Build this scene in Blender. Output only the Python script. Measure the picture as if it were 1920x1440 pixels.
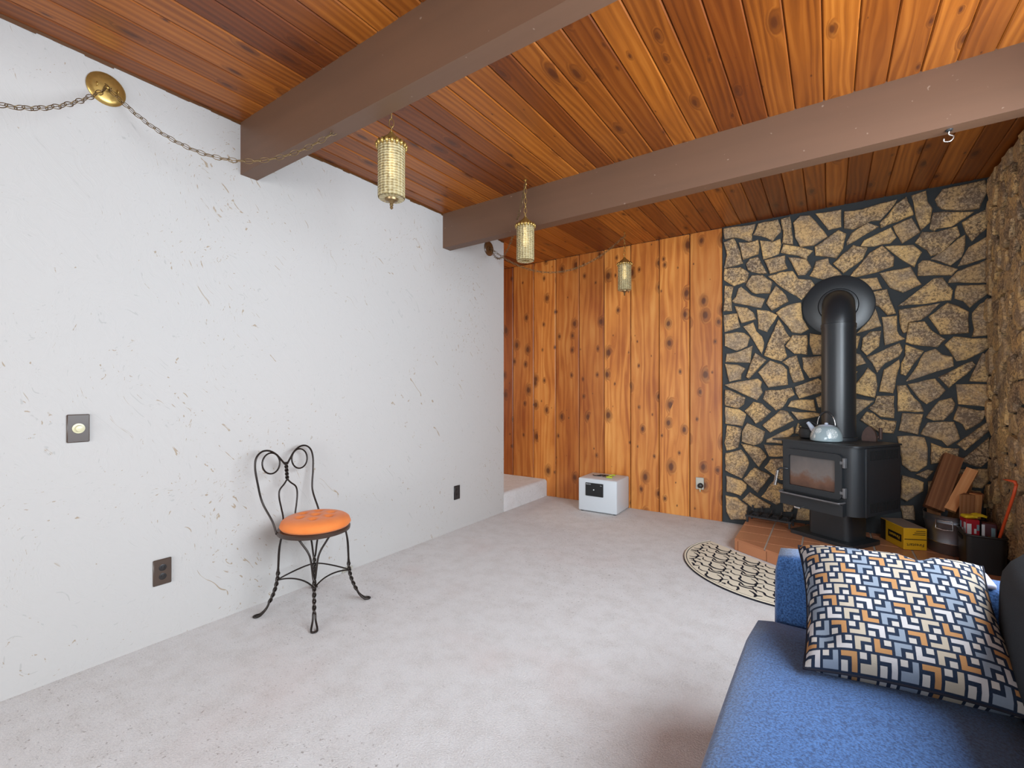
import bpy, bmesh, math, random
import numpy as np
from mathutils import Vector, Matrix
random.seed(7)
PI = math.pi
S = bpy.context.scene
for o in list(bpy.data.objects): bpy.data.objects.remove(o)
C = S.collection

# ------------------------------------------------------------------ camera, light, exposure
EYE = 1.2; FPX = 877.0; YAW = 0.597; HOR = 729.0          # eye height (m), focal length (px of 1920), heading, horizon row
cam = bpy.data.cameras.new('camera'); camo = bpy.data.objects.new('camera', cam); C.objects.link(camo)
cam.sensor_fit = 'HORIZONTAL'; cam.sensor_width = 36.0; cam.lens = FPX/1920*36
cam.shift_y = (HOR-720)/1920; cam.clip_start = 0.02
camo.location = (0, 0, EYE); camo.rotation_euler = (PI/2, 0, YAW); S.camera = camo
S.view_settings.view_transform = 'Standard'; S.view_settings.look = 'None'
S.view_settings.gamma = 1; S.view_settings.use_curve_mapping = False
S.view_settings.exposure = 0.68
world = bpy.data.worlds.new('sky'); S.world = world; world.use_nodes = True
world.node_tree.nodes['Background'].inputs[0].default_value = (0.75, 0.86, 1.0, 1)
world.node_tree.nodes['Background'].inputs[1].default_value = 1.0
def area(name, loc, rot, sx, sy, power, col):
    l = bpy.data.lights.new(name, 'AREA'); l.shape = 'RECTANGLE'; l.size = sx; l.size_y = sy; l.energy = power; l.color = col
    o = bpy.data.objects.new(name, l); C.objects.link(o); o.location = loc; o.rotation_euler = rot
    return o
# daylight entering by the side window behind the sofa; the rear door and hall lamps are added fill
area('side_window_daylight', (0.93, 1.45, 1.64), (0, PI/2, 0), 1.36, 2.5, 92, (0.79, 0.90, 1.0))
area('rear_door_fill', (-0.55, -4.12, 1.12), (PI/2, 0, 0), 2.6, 2.0, 115, (0.90, 0.96, 1.0))  # added frontal fill, set in an invented door behind the camera
area('hall_fill', (-4.68, 4.14, 1.4), (0, -PI/2, 0), 1.4, 0.7, 11, (1.0, 0.88, 0.76))  # added lamp at the closed hall end, brightens step and boards

# ------------------------------------------------------------------ room numbers (metres)
XL, YB, XR, YR = -2.631, 4.561, 0.918, -4.2       # left wall, back wall, right wall, rear wall
YE = 3.727                                        # the left wall ends here, hall beyond
ZC0, SLOPE = 2.636, 0.0104
def ZC(x): return ZC0 + SLOPE*(x-XL)
XS = -0.803                                       # boards end, stone begins
HH = 0.085                                        # hearth height

# ------------------------------------------------------------------ pixel helpers (photo 1920x1440)
FW = Vector((-math.sin(YAW), math.cos(YAW), 0)); RT = Vector((math.cos(YAW), math.sin(YAW), 0))
EYEV = Vector((0, 0, EYE))
def ray(x, y): return FW + RT*((x-960)/FPX) + Vector((0, 0, (HOR-y)/FPX))
def onY(x, y, Y=YB): d = ray(x, y); return EYEV + d*(Y/d.y)
def onX(x, y, X=XL): d = ray(x, y); return EYEV + d*(X/d.x)
def dep(x, y, D): return EYEV + ray(x, y)*D

# ------------------------------------------------------------------ mesh helpers
class MB:
    def __init__(s): s.v = []; s.f = []; s.uv = None
    def add(s, vs, fs):
        n = len(s.v); s.v += [Vector(p) for p in vs]; s.f += [[i+n for i in f] for f in fs]; return s
    def box(s, x0, x1, y0, y1, z0, z1):
        return s.add([(x0,y0,z0),(x1,y0,z0),(x1,y1,z0),(x0,y1,z0),(x0,y0,z1),(x1,y0,z1),(x1,y1,z1),(x0,y1,z1)],
                     [(0,3,2,1),(4,5,6,7),(0,1,5,4),(1,2,6,5),(2,3,7,6),(3,0,4,7)])
    def rbox(s, x0, x1, y0, y1, z0, z1, r, seg=2):
        bm = bmesh.new(); bmesh.ops.create_cube(bm, size=1)
        for v in bm.verts:
            v.co = Vector(((x0+x1)/2+v.co.x*(x1-x0), (y0+y1)/2+v.co.y*(y1-y0), (z0+z1)/2+v.co.z*(z1-z0)))
        bmesh.ops.bevel(bm, geom=list(bm.edges), offset=r, segments=seg, profile=0.5, affect='EDGES')
        bm.verts.index_update()
        s.add([v.co.copy() for v in bm.verts], [[v.index for v in f.verts] for f in bm.faces]); bm.free(); return s
    def prism(s, poly, fn, t0, t1):
        """poly of 2D points, fn(a,b,t)->3D"""
        n = len(poly)
        vs = [fn(a, b, t0) for a, b in poly] + [fn(a, b, t1) for a, b in poly]
        fs = [list(range(n))[::-1], list(range(n, 2*n))] + [(i, (i+1) % n, n+(i+1) % n, n+i) for i in range(n)]
        return s.add(vs, fs)
    def lathe(s, prof, c=(0,0,0), seg=24, axis='Z', cap=True):
        c = Vector(c); vs = []; fs = []
        for r, z in prof:
            for k in range(seg):
                a = 2*PI*k/seg; p = (r*math.cos(a), r*math.sin(a), z)
                if axis == 'X': p = (p[2], p[0], p[1])
                if axis == 'Y': p = (p[0], -p[2], p[1])
                vs.append(c+Vector(p))
        for i in range(len(prof)-1):
            for k in range(seg):
                k2 = (k+1) % seg
                fs.append((i*seg+k, i*seg+k2, (i+1)*seg+k2, (i+1)*seg+k))
        if cap:
            fs.append(list(range(seg))[::-1]); n = (len(prof)-1)*seg; fs.append(list(range(n, n+seg)))
        return s.add(vs, fs)
    def tube(s, path, r, seg=8, closed=False):
        P = [Vector(p) for p in path]; n = len(P); vs = []; fs = []
        rr = r if isinstance(r, (list, tuple)) else [r]*n
        def tan(i):
            if closed: t = P[(i+1) % n]-P[(i-1) % n]
            else: t = P[min(i+1, n-1)]-P[max(i-1, 0)]
            return t.normalized() if t.length > 1e-9 else Vector((0, 0, 1))
        t0 = tan(0); u = t0.orthogonal().normalized()
        for i in range(n):
            t = tan(i); u = (u - t*u.dot(t))
            u = u.normalized() if u.length > 1e-6 else t.orthogonal().normalized()
            w = t.cross(u)
            for k in range(seg):
                a = 2*PI*k/seg; vs.append(P[i] + (u*math.cos(a)+w*math.sin(a))*rr[i])
        m = n if closed else n-1
        for i in range(m):
            for k in range(seg):
                j = (i+1) % n; k2 = (k+1) % seg
                fs.append((i*seg+k, i*seg+k2, j*seg+k2, j*seg+k))
        if not closed:
            fs.append(list(range(seg))[::-1]); fs.append(list(range((n-1)*seg, n*seg)))
        return s.add(vs, fs)
    def xf(s, M):
        s.v = [M @ p for p in s.v]; return s
    def mesh(s, name, m, smooth=False):
        me = bpy.data.meshes.new(name); me.from_pydata([tuple(p) for p in s.v], [], s.f)
        if m: me.materials.append(m)
        if smooth is True:
            for p in me.polygons: p.use_smooth = True
        elif smooth:
            for p in me.polygons: p.use_smooth = True
            me.set_sharp_from_angle(angle=smooth)
        me.update(); return me
    def obj(s, name, m, parent=None, smooth=False, loc=None):
        o = bpy.data.objects.new(name, s.mesh(name, m, smooth)); C.objects.link(o)
        if parent: o.parent = parent
        if loc: o.location = loc
        return o
SM = math.radians(40)
def tag(o, label, cat, group=None):
    o['label'] = label; o['category'] = cat
    if group: o['group'] = group
    return o
def thing(name, label, cat, loc=(0,0,0), rz=0, group=None):
    o = bpy.data.objects.new(name, None); C.objects.link(o); o.location = loc; o.rotation_euler = (0, 0, rz)
    o.empty_display_size = 0.1
    return tag(o, label, cat, group)
def struct(o, label=None):
    o['kind'] = 'structure'
    if label: o['label'] = label
    return o
def inst(name, mesh, parent, M=None):
    o = bpy.data.objects.new(name, mesh); C.objects.link(o); o.parent = parent
    if M is not None: o.matrix_local = M
    return o
def text(name, body, size, m, parent, M, extrude=0.0005):
    cu = bpy.data.curves.new(name, 'FONT'); cu.body = body; cu.size = size; cu.extrude = extrude
    cu.align_x = 'CENTER'; cu.align_y = 'CENTER'; cu.resolution_u = 2
    t = bpy.data.objects.new(name+'_tmp', cu); C.objects.link(t)
    dg = bpy.context.evaluated_depsgraph_get()
    me = bpy.data.meshes.new_from_object(t.evaluated_get(dg)); me.name = name
    bpy.data.objects.remove(t); bpy.data.curves.remove(cu)
    me.materials.clear(); me.materials.append(m)
    return inst(name, me, parent, M)
def clip(poly, a, b, c):
    """keep a*x+b*y<=c"""
    out = []
    for i in range(len(poly)):
        p, q = poly[i], poly[(i+1) % len(poly)]
        dp, dq = a*p[0]+b*p[1]-c, a*q[0]+b*q[1]-c
        if dp <= 0: out.append(p)
        if dp*dq < 0:
            t = dp/(dp-dq); out.append((p[0]+(q[0]-p[0])*t, p[1]+(q[1]-p[1])*t))
    return out
def parea(p): return 0.5*sum(p[i][0]*p[(i+1) % len(p)][1]-p[(i+1) % len(p)][0]*p[i][1] for i in range(len(p)))
def bez(p0, p1, p2, p3, n=10):
    p0, p1, p2, p3 = map(Vector, (p0, p1, p2, p3))
    return [(1-t)**3*p0+3*(1-t)**2*t*p1+3*(1-t)*t*t*p2+t**3*p3 for t in [i/n for i in range(n+1)]]
def crom(pts, n=6):
    P = [Vector(p) for p in pts]; P = [2*P[0]-P[1]]+P+[2*P[-1]-P[-2]]; out = []
    for i in range(1, len(P)-2):
        for k in range(n):
            t = k/n; a, b, c, d = P[i-1], P[i], P[i+1], P[i+2]
            out.append(0.5*((2*b)+(c-a)*t+(2*a-5*b+4*c-d)*t*t+(3*b-a-3*c+d)*t**3))
    out.append(P[-2]); return out

# ------------------------------------------------------------------ materials
def lin(c):
    if isinstance(c, str):
        c = [int(c[i:i+2], 16)/255 for i in (0, 2, 4)]
    return tuple(((x/12.92) if x <= 0.04045 else ((x+0.055)/1.055)**2.4) for x in c[:3])+(1,)
class G:
    def __init__(s, name, rough=0.6, col=None, metal=0, spec=None):
        s.m = bpy.data.materials.new(name); s.m.use_nodes = True; s.t = s.m.node_tree
        s.b = s.t.nodes['Principled BSDF']; s.b.inputs['Roughness'].default_value = rough
        s.b.inputs['Metallic'].default_value = metal
        if spec is not None: s.b.inputs['Specular IOR Level'].default_value = spec
        if col is not None: s.b.inputs['Base Color'].default_value = lin(col)
    def n(s, t): return s.t.nodes.new('ShaderNode'+t)
    def put(s, sock, v):
        if isinstance(v, bpy.types.NodeSocket): s.t.links.new(v, sock)
        else: sock.default_value = v
    def math(s, op, a, b=None, c=None, clamp=False):
        n = s.n('Math'); n.operation = op; n.use_clamp = clamp
        for i, v in enumerate((a, b, c)):
            if v is not None: s.put(n.inputs[i], v)
        return n.outputs[0]
    def mix(s, f, a, b, mode='MIX'):
        n = s.n('Mix'); n.data_type = 'RGBA'; n.blend_type = mode
        s.put(n.inputs[0], f)
        for i, v in ((6, a), (7, b)):
            s.put(n.inputs[i], lin(v) if isinstance(v, str) else v)
        return n.outputs[2]
    def ramp(s, f, stops, interp='LINEAR'):
        n = s.n('ValToRGB'); e = n.color_ramp.elements; n.color_ramp.interpolation = interp
        while len(e) < len(stops): e.new(0.5)
        for i, (p, c) in enumerate(stops):
            e[i].position = p
            e[i].color = lin(c) if isinstance(c, str) else ((c, c, c, 1) if isinstance(c, (int, float)) else c)
        s.put(n.inputs[0], f); return n.outputs[0]
    def step(s, v, a, b, x=0.0, y=1.0):
        n = s.n('MapRange'); n.interpolation_type = 'SMOOTHSTEP'
        s.put(n.inputs[0], v); s.put(n.inputs[1], a); s.put(n.inputs[2], b); s.put(n.inputs[3], x); s.put(n.inputs[4], y)
        return n.outputs[0]
    def noise(s, vec, scale, detail=2, rough=0.5, dist=0.0):
        n = s.n('TexNoise'); s.put(n.inputs['Vector'], vec); n.inputs['Scale'].default_value = scale
        n.inputs['Detail'].default_value = detail; n.inputs['Roughness'].default_value = rough; n.inputs['Distortion'].default_value = dist
        return n.outputs['Fac']
    def voro(s, vec, scale, feature='F1', dims='3D', rnd=1.0):
        n = s.n('TexVoronoi'); n.voronoi_dimensions = dims; n.feature = feature
        s.put(n.inputs['Vector'], vec); n.inputs['Scale'].default_value = scale; n.inputs['Randomness'].default_value = rnd
        return n
    def obj(s): return s.n('TexCoord').outputs['Object']
    def uv(s): return s.n('TexCoord').outputs['UV']
    def sep(s, v):
        n = s.n('SeparateXYZ'); s.put(n.inputs[0], v); return n.outputs
    def comb(s, x, y, z=0.0):
        n = s.n('CombineXYZ')
        for i, v in enumerate((x, y, z)): s.put(n.inputs[i], v)
        return n.outputs[0]
    def rnd(s): return s.n('ObjectInfo').outputs['Random']
    def scl(s, v, sc):
        n = s.n('VectorMath'); n.operation = 'MULTIPLY'; s.put(n.inputs[0], v); s.put(n.inputs[1], sc); return n.outputs[0]
    def vadd(s, v, w):
        n = s.n('VectorMath'); n.operation = 'ADD'; s.put(n.inputs[0], v); s.put(n.inputs[1], w); return n.outputs[0]
    def color(s, c): s.put(s.b.inputs['Base Color'], c); return s
    def rough(s, c): s.put(s.b.inputs['Roughness'], c); return s
    def bump(s, h, strength=0.3, dist=0.01):
        n = s.n('Bump'); n.inputs['Strength'].default_value = strength; n.inputs['Distance'].default_value = dist
        s.put(n.inputs['Height'], h); s.t.links.new(n.outputs[0], s.b.inputs['Normal']); return s

def plain(name, col, rough=0.5, metal=0, spec=None, var=0.0, vs=30, bump=0.0, bs=200):
    g = G(name, rough, col, metal, spec)
    if var:
        k = g.noise(g.obj(), vs, 3)
        g.color(g.mix(g.math('MULTIPLY', k, var), lin(col), (0.02, 0.02, 0.02, 1)))
    if bump: g.bump(g.noise(g.obj(), bs, 2), bump, 0.003)
    return g.m

def wood(name, along, across, c_dark, c_mid, c_light, c_knot, kc, ka, kr, tone_lo, tone_hi, rough=0.45, grain=60, patch=0.5):
    g = G(name, rough); X = g.sep(g.obj()); r = g.rnd()
    al = g.math('MULTIPLY_ADD', r, 17.3, X[along]); ac = g.math('MULTIPLY_ADD', r, 31.7, X[across])
    V = g.voro(g.comb(g.math('MULTIPLY', ac, kc), g.math('MULTIPLY', al, ka)), 1.0, dims='2D')
    d = V.outputs['Distance']; cs = g.sep(V.outputs['Color'])
    rad = g.math('MULTIPLY', g.math('POWER', cs[0], 1.6), kr)
    wob = g.math('MULTIPLY_ADD', g.noise(g.comb(g.math('MULTIPLY', ac, 40), g.math('MULTIPLY', al, 25)), 1, 2), 0.06, d)
    wob = g.math('SUBTRACT', wob, 0.03)
    knot = g.step(wob, rad, g.math('MULTIPLY', rad, 0.45)); halo = g.step(wob, g.math('MULTIPLY', rad, 2.1), rad)
    lowf = g.noise(g.comb(g.math('MULTIPLY', ac, 7), g.math('MULTIPLY', al, 0.8)), 1, 2)
    gx = g.math('ADD', g.math('MULTIPLY', ac, grain), g.math('MULTIPLY_ADD', lowf, 9.0, g.math('MULTIPLY', halo, 3.0)))
    streak = g.noise(g.comb(gx, g.math('MULTIPLY', al, 1.3)), 1, 4, 0.6)
    ring = g.math('MULTIPLY_ADD', g.math('SINE', g.math('MULTIPLY', gx, 2.6)), 0.5, 0.5)
    f = g.math('ADD', g.math('MULTIPLY', streak, 0.75), g.math('MULTIPLY', ring, 0.22))
    pt = g.noise(g.comb(g.math('MULTIPLY', ac, 5), g.math('MULTIPLY', al, 1.4), r), 1, 3, 0.55)
    f = g.math('ADD', f, g.math('MULTIPLY', g.math('SUBTRACT', pt, 0.5), patch))
    col = g.ramp(f, [(0.18, c_dark), (0.5, c_mid), (0.82, c_light)])
    tone = g.ramp(g.math('FRACT', g.math('MULTIPLY', r, 7.77)), [(0.0, tone_lo), (1.0, tone_hi)])
    col = g.mix(1.0, col, tone, 'MULTIPLY')
    col = g.mix(g.math('MULTIPLY', halo, 0.45), col, c_knot)
    col = g.mix(g.math('MULTIPLY', knot, 0.85), col, c_knot)
    g.color(col); g.bump(g.math('ADD', g.math('MULTIPLY', streak, 0.5), knot), 0.12, 0.003)
    return g.m

M = {}
M['wallwood'] = wood('cedar_wall_board', 2, 0, 'a85a1e', 'ce8036', 'e39e50', '52260c', 6.5, 4.2, 0.21, 'c0a898', 'ffffff', 0.42, 42, 1.0)
M['ceilwood'] = wood('cedar_ceiling_board', 1, 0, '7c3f0c', 'a25a18', 'c0752a', '4a2008', 7.5, 2.6, 0.15, 'a08672', 'ffffff', 0.38, 75, 0.5)
M['firewood'] = wood('split_firewood', 2, 0, '8a5a34', 'ac7448', 'c49468', '5a3418', 8, 3, 0.10, 'a89888', 'ffffff', 0.8, 90, 0.5)
M['freshwood'] = wood('fresh_split_wood', 2, 0, 'c07c48', 'd89a64', 'e8b480', '8a5428', 8, 3, 0.06, 'f0e8e0', 'ffffff', 0.8, 60, 0.3)

def m_beam():
    g = G('painted_beam', 0.5); X = g.sep(g.obj())
    k = g.noise(g.comb(g.math('MULTIPLY', X[0], 1.2), g.math('MULTIPLY', X[1], 20), g.math('MULTIPLY', X[2], 20)), 1, 4)
    b = g.noise(g.obj(), 3.0, 2)
    spots = g.step(g.noise(g.obj(), 38, 1), 0.76, 0.80)
    c = g.mix(g.math('MULTIPLY', k, 0.55), '684a38', '4e3a2d')
    c = g.mix(g.math('MULTIPLY', b, 0.35), c, '6a4c36'); c = g.mix(g.math('MULTIPLY', spots, 0.35), c, 'b09a88')
    g.color(c).bump(k, 0.15, 0.004); return g.m
M['beam'] = m_beam()
def m_plaster():
    g = G('trowelled_white_plaster', 0.75); o = g.obj()
    st = g.scl(o, (1, 10, 7))
    w = g.noise(g.obj(), 2.2, 2)
    ang = g.vadd(st, g.comb(0.0, g.math('MULTIPLY', w, 9.0), g.math('MULTIPLY', w, -7.0)))
    strokes = g.noise(ang, 1.6, 3, 0.55, 1.6)
    ridge = g.step(g.math('ABSOLUTE', g.math('SUBTRACT', strokes, 0.5)), 0.02, 0.0)
    flk = g.noise(g.vadd(ang, (5.2, 3.1, 8.8)), 5.0, 2, 0.5, 0.9)
    clus = g.noise(o, 1.1, 1)
    stain = g.step(g.math('ADD', flk, g.math('MULTIPLY', g.math('SUBTRACT', clus, 0.5), 0.25)), 0.69, 0.735)
    grey = g.step(g.noise(g.vadd(ang, (1.7, 9.3, 2.2)), 4.2, 2, 0.5, 1.0), 0.68, 0.73)
    base = g.mix(g.noise(o, 0.8, 2), 'bab5b1', 'b6b3b0')
    c = g.mix(g.math('MULTIPLY', ridge, 0.02), base, '9a968e')
    c = g.mix(g.math('MULTIPLY', grey, 0.35), c, '908e8a')
    c = g.mix(g.math('MULTIPLY', stain, 0.65), c, '8c7044')
    g.color(c)
    h = g.math('ADD', g.math('MULTIPLY', ridge, 0.6), g.math('ADD', g.math('MULTIPLY', g.noise(o, 60, 3), 0.5), g.math('MULTIPLY', g.step(strokes, 0.5, 0.62), 0.8)))
    g.bump(h, 0.09, 0.005); return g.m
M['plaster'] = m_plaster()
M['plain_wall'] = plain('plain_white_wall', 'd8d5d0', 0.8)
def m_carpet():
    g = G('grey_beige_carpet', 0.95, spec=0.1); o = g.obj()
    big = g.noise(o, 1.1, 4, 0.6); mid = g.noise(o, 9, 4, 0.65); fine = g.noise(o, 150, 4, 0.75)
    c = g.mix(big, 'cfcdcd', 'dcdada'); c = g.mix(g.step(mid, 0.35, 0.75, 0, 0.40), c, 'aca49e')
    c = g.mix(g.step(fine, 0.36, 0.66, 0.0, 0.55), c, 'ece8e4')
    sp = g.step(g.noise(o, 60, 3, 0.65), 0.60, 0.70); zone = g.step(g.noise(o, 0.9, 2), 0.42, 0.62)
    c = g.mix(g.math('MULTIPLY', sp, g.math('MULTIPLY_ADD', zone, 0.50, 0.14)), c, '7a6e66')
    pk = g.step(g.noise(g.vadd(o, (4.0, 2.0, 0.0)), 1.5, 2), 0.55, 0.75, 0, 0.25)
    c = g.mix(pk, c, 'd0bab4')
    g.color(c); g.bump(g.math('ADD', fine, g.math('MULTIPLY', mid, 0.7)), 0.7, 0.008); return g.m
M['carpet'] = m_carpet()
def m_stone():
    g = G('tan_field_stone', 0.7); o = g.obj(); r = g.rnd()
    o2 = g.vadd(o, g.comb(g.math('MULTIPLY', r, 13.0), 0.0, g.math('MULTIPLY', r, 29.0)))
    a = g.noise(o2, 62, 4, 0.68, 0.8); b = g.noise(o2, 9, 3, 0.55); c3 = g.noise(g.scl(o2, (1, 1, 2.6)), 16, 3, 0.6, 1.5)
    tone = g.ramp(g.math('FRACT', g.math('MULTIPLY', r, 5.31)), [(0, 'b8986c'), (0.5, 'cfa872'), (1, 'd8b276')])
    c = g.mix(g.step(b, 0.35, 0.7), tone, 'b49c80')
    dk = g.step(g.math('ADD', a, g.math('MULTIPLY', g.math('SUBTRACT', b, 0.5), 0.35)), 0.40, 0.60)
    c = g.mix(g.math('MULTIPLY', dk, g.math('MULTIPLY_ADD', r, 0.35, 0.55)), c, '4e3a2a')
    c = g.mix(g.math('MULTIPLY', g.step(c3, 0.58, 0.72), 0.45), c, 'dab678')
    c = g.mix(g.math('MULTIPLY', g.step(g.noise(o2, 70, 2), 0.66, 0.72), 0.5), c, 'd8c8a8')
    g.color(c); g.bump(g.math('ADD', a, b), 0.55, 0.012); return g.m
M['stone'] = m_stone()
M['mortar'] = plain('black_mortar', '34383a', 0.85, var=0.3, vs=20, bump=0.4, bs=150)
def m_tile():
    g = G('terracotta_tile', 0.32); o = g.obj(); r = g.rnd()
    n1 = g.noise(g.vadd(o, g.comb(r, r, r)), 6, 3); c = g.mix(n1, 'b67a56', 'a4694a')
    c = g.mix(g.math('MULTIPLY', r, 0.35), c, 'c48a62'); g.color(c).bump(g.noise(o, 90, 2), 0.06, 0.002); return g.m
M['tile'] = m_tile()
M['grout'] = plain('grey_grout', 'b4a698', 0.9, var=0.2)
M['iron'] = plain('black_stove_steel', '24282c', 0.42, 0.0, 0.5, var=0.25, vs=14, bump=0.05, bs=120)
M['pipe'] = plain('black_stove_pipe', '202428', 0.36, 0.0, 0.55, var=0.2, vs=8)
M['iron_worn'] = plain('worn_steel_lip', '8a8c90', 0.45, 0.6, var=0.5, vs=40)
M['dark'] = plain('dark_void', '0c0c0d', 0.8)
M['castiron'] = plain('cast_iron', '1e1e20', 0.6, var=0.2)
M['chrome'] = plain('bright_steel', 'c8c8c8', 0.25, 1.0)
def m_soot():
    g = G('sooty_glass', 0.12, spec=0.6); X = g.sep(g.obj()); o = g.obj()
    n1 = g.noise(o, 7, 4, 0.6); hgt = g.math('ADD', g.math('MULTIPLY', X[2], -4.2), g.math('MULTIPLY', n1, 0.9))
    c = g.ramp(g.math('ADD', hgt, 2.15), [(0.0, '5c5654'), (0.45, '6e645f'), (0.62, '6a4a38'), (1.0, '4a3024')])
    g.color(c); return g.m
M['soot'] = m_soot()
def m_brass(name, col, rough=0.3):
    g = G(name, rough, col, 0.75); k = g.noise(g.obj(), 60, 3); g.color(g.mix(g.math('MULTIPLY', k, 0.5), lin(col), (0.08, 0.05, 0.02, 1))); return g.m
M['brass'] = m_brass('aged_brass', 'c8a45c', 0.28)
M['brass_dark'] = m_brass('dark_antique_brass', '8a7250', 0.35)
M['rosette_brown'] = plain('brown_enamel', '5a3a20', 0.3)
def m_lampglass():
    g = G('pebbled_amber_glass', 0.22); o = g.obj(); X = g.sep(o)
    th = g.math('ARCTAN2', X[1], X[0])
    a = g.math('ADD', g.math('MULTIPLY', th, 9.0), g.math('MULTIPLY', X[2], 260.0)); b = g.math('SUBTRACT', g.math('MULTIPLY', th, 9.0), g.math('MULTIPLY', X[2], 260.0))
    dm = g.math('MULTIPLY', g.math('SINE', a), g.math('SINE', b))
    v = g.voro(o, 75); h = g.math('ADD', dm, g.math('MULTIPLY', v.outputs['Distance'], 1.2))
    g.color(g.mix(g.step(h, -0.4, 1.0), 'b8a270', 'dccca0'))
    g.b.inputs['Transmission Weight'].default_value = 0.38; g.b.inputs['IOR'].default_value = 1.3
    g.bump(h, 0.8, 0.006); return g.m
M['lampglass'] = m_lampglass()
def m_emit(name, col, st):
    g = G(name, 0.5, col); g.b.inputs['Emission Color'].default_value = lin(col); g.b.inputs['Emission Strength'].default_value = st; return g.m
M['bulb'] = m_emit('lit_bulb', 'fff2d8', 3.4)
def m_denim():
    g = G('navy_woven_fabric', 0.9, spec=0.15); o = g.obj()
    n1 = g.noise(o, 190, 3, 0.7); n2 = g.noise(o, 6, 3)
    c = g.mix(g.step(n1, 0.3, 0.7), '1c3358', '4a74ae'); c = g.mix(g.math('MULTIPLY', n2, 0.4), c, '284878')
    g.color(c).bump(n1, 0.5, 0.003); g.b.inputs['Sheen Weight'].default_value = 0.25; return g.m
M['denim'] = m_denim()
M['shaded_fabric'] = plain('shaded_back_fabric', '3a3e42', 0.95, spec=0.1, var=0.3, vs=250, bump=0.4, bs=400)  # shade of the sofa back put into the colour, greyer than the navy
def m_pillow():
    g = G('geometric_print_fabric', 0.9, spec=0.1); X = g.sep(g.uv()); N = 11.0
    u = g.math('MULTIPLY', X[0], N); v = g.math('MULTIPLY', X[1], N)
    row = g.math('FLOOR', v); u = g.math('ADD', u, g.math('MULTIPLY', row, 0.22)); colm = g.math('FLOOR', u)
    fu = g.math('FRACT', u); fv = g.math('FRACT', v)
    podd = g.math('MODULO', g.math('ADD', row, 100), 2.0); codd = g.math('MODULO', g.math('ADD', colm, 100), 2.0)
    c4 = g.math('FLOOR', g.math('DIVIDE', g.math('MODULO', g.math('ADD', colm, 100), 4.0), 2.0))
    # even rows: corner on the right; odd rows: corner on the left; columns flip up and down
    fu = g.math('ABSOLUTE', g.math('SUBTRACT', fu, podd)); flip = g.math('ABSOLUTE', g.math('SUBTRACT', codd, podd))
    fv = g.math('ABSOLUTE', g.math('SUBTRACT', fv, flip))
    def inside(lo, hi):
        a = g.math('MULTIPLY', g.step(fu, lo-0.01, lo+0.01), g.step(fu, hi+0.01, hi-0.01))
        b = g.math('MULTIPLY', g.step(fv, lo-0.01, lo+0.01), g.step(fv, hi+0.01, hi-0.01)); return g.math('MULTIPLY', a, b)
    outer = inside(0.08, 0.92); notch = inside(-0.1, 0.63); sq = inside(0.07, 0.42)
    L = g.math('MULTIPLY', outer, g.math('SUBTRACT', 1.0, notch))
    pal_a = g.mix(g.math('ABSOLUTE', g.math('SUBTRACT', c4, podd)), 'aeaaaa', 'a0764e')
    pal_b = g.mix(c4, '78828f', 'a39888')
    lc = g.mix(codd, pal_a, pal_b)
    k = g.noise(g.obj(), 400, 2); navy = g.mix(k, '161d2a', '2a3548')
    c = g.mix(L, navy, lc); c = g.mix(sq, c, 'aca6a0'); g.color(c).bump(k, 0.35, 0.002); return g.m
M['pillow'] = m_pillow()
M['rug_beige'] = plain('beige_rug_pile', 'e6dcc6', 0.95, spec=0.1, var=0.15, vs=200, bump=0.5, bs=350)
M['rug_black'] = plain('black_rug_pile', '26262e', 0.95, spec=0.1)
M['safe'] = plain('safe_enamel', 'c9ced2', 0.4)
M['black_plastic'] = plain('black_plastic', '141617', 0.4)
M['white_print'] = plain('white_print', 'd8dadc', 0.6)
M['brown_plate'] = plain('brown_bakelite', '4a3a30', 0.35, var=0.2)
M['dark_plate'] = plain('dark_bakelite', '262222', 0.35)
M['knob_ivory'] = plain('ivory_knob', 'cfc8a4', 0.3)
M['plate_grey'] = plain('steel_cover', 'b8b4a8', 0.35, 0.4)
M['wire'] = plain('dark_bronze_wire', '2e2622', 0.35, 0.6)
M['seat_rim'] = plain('dark_seat_rim', '3a2a22', 0.35)
def m_orange():
    g = G('orange_velvet', 0.85, spec=0.15); k = g.noise(g.obj(), 14, 3); g.color(g.mix(k, 'd26c2c', 'e08546')); g.b.inputs['Sheen Weight'].default_value = 0.15
    g.bump(g.noise(g.obj(), 300, 2), 0.3, 0.002); return g.m
M['orange'] = m_orange()
def m_kettle():
    g = G('pale_blue_enamel', 0.12, spec=0.6); o = g.obj()
    v = g.voro(o, 130, 'DISTANCE_TO_EDGE'); v2 = g.voro(o, 70)
    lace = g.math('MAXIMUM', g.step(v.outputs['Distance'], 0.10, 0.04), g.step(v2.outputs['Distance'], 0.22, 0.12))
    def blob(p, r):
        n = g.n('VectorMath'); n.operation = 'DISTANCE'; g.put(n.inputs[0], o); n.inputs[1].default_value = p
        return g.step(n.outputs['Value'], r, r*0.8)
    k = blob((-0.062, -0.062, 0.062), 0.042)
    for p, r in (((0.075, -0.045, 0.06), 0.04), ((0.0, -0.088, 0.082), 0.026), ((-0.09, 0.02, 0.06), 0.035)): k = g.math('MAXIMUM', k, blob(p, r))
    g.color(g.mix(g.math('MULTIPLY', lace, k), '8f9ea2', 'eef0ee')); return g.m
M['kettle'] = m_kettle()
M['kettle_grey'] = plain('pale_blue_spout', 'aab2c0', 0.15)
M['rust'] = plain('rusty_iron', '5c443c', 0.6, 0.3, var=0.5, vs=40, bump=0.3)
M['galv'] = plain('galvanised_steel', '8e9096', 0.32, 0.85, var=0.35, vs=9)
M['yellow_box'] = plain('yellow_carton', 'd8a416', 0.5)
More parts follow.
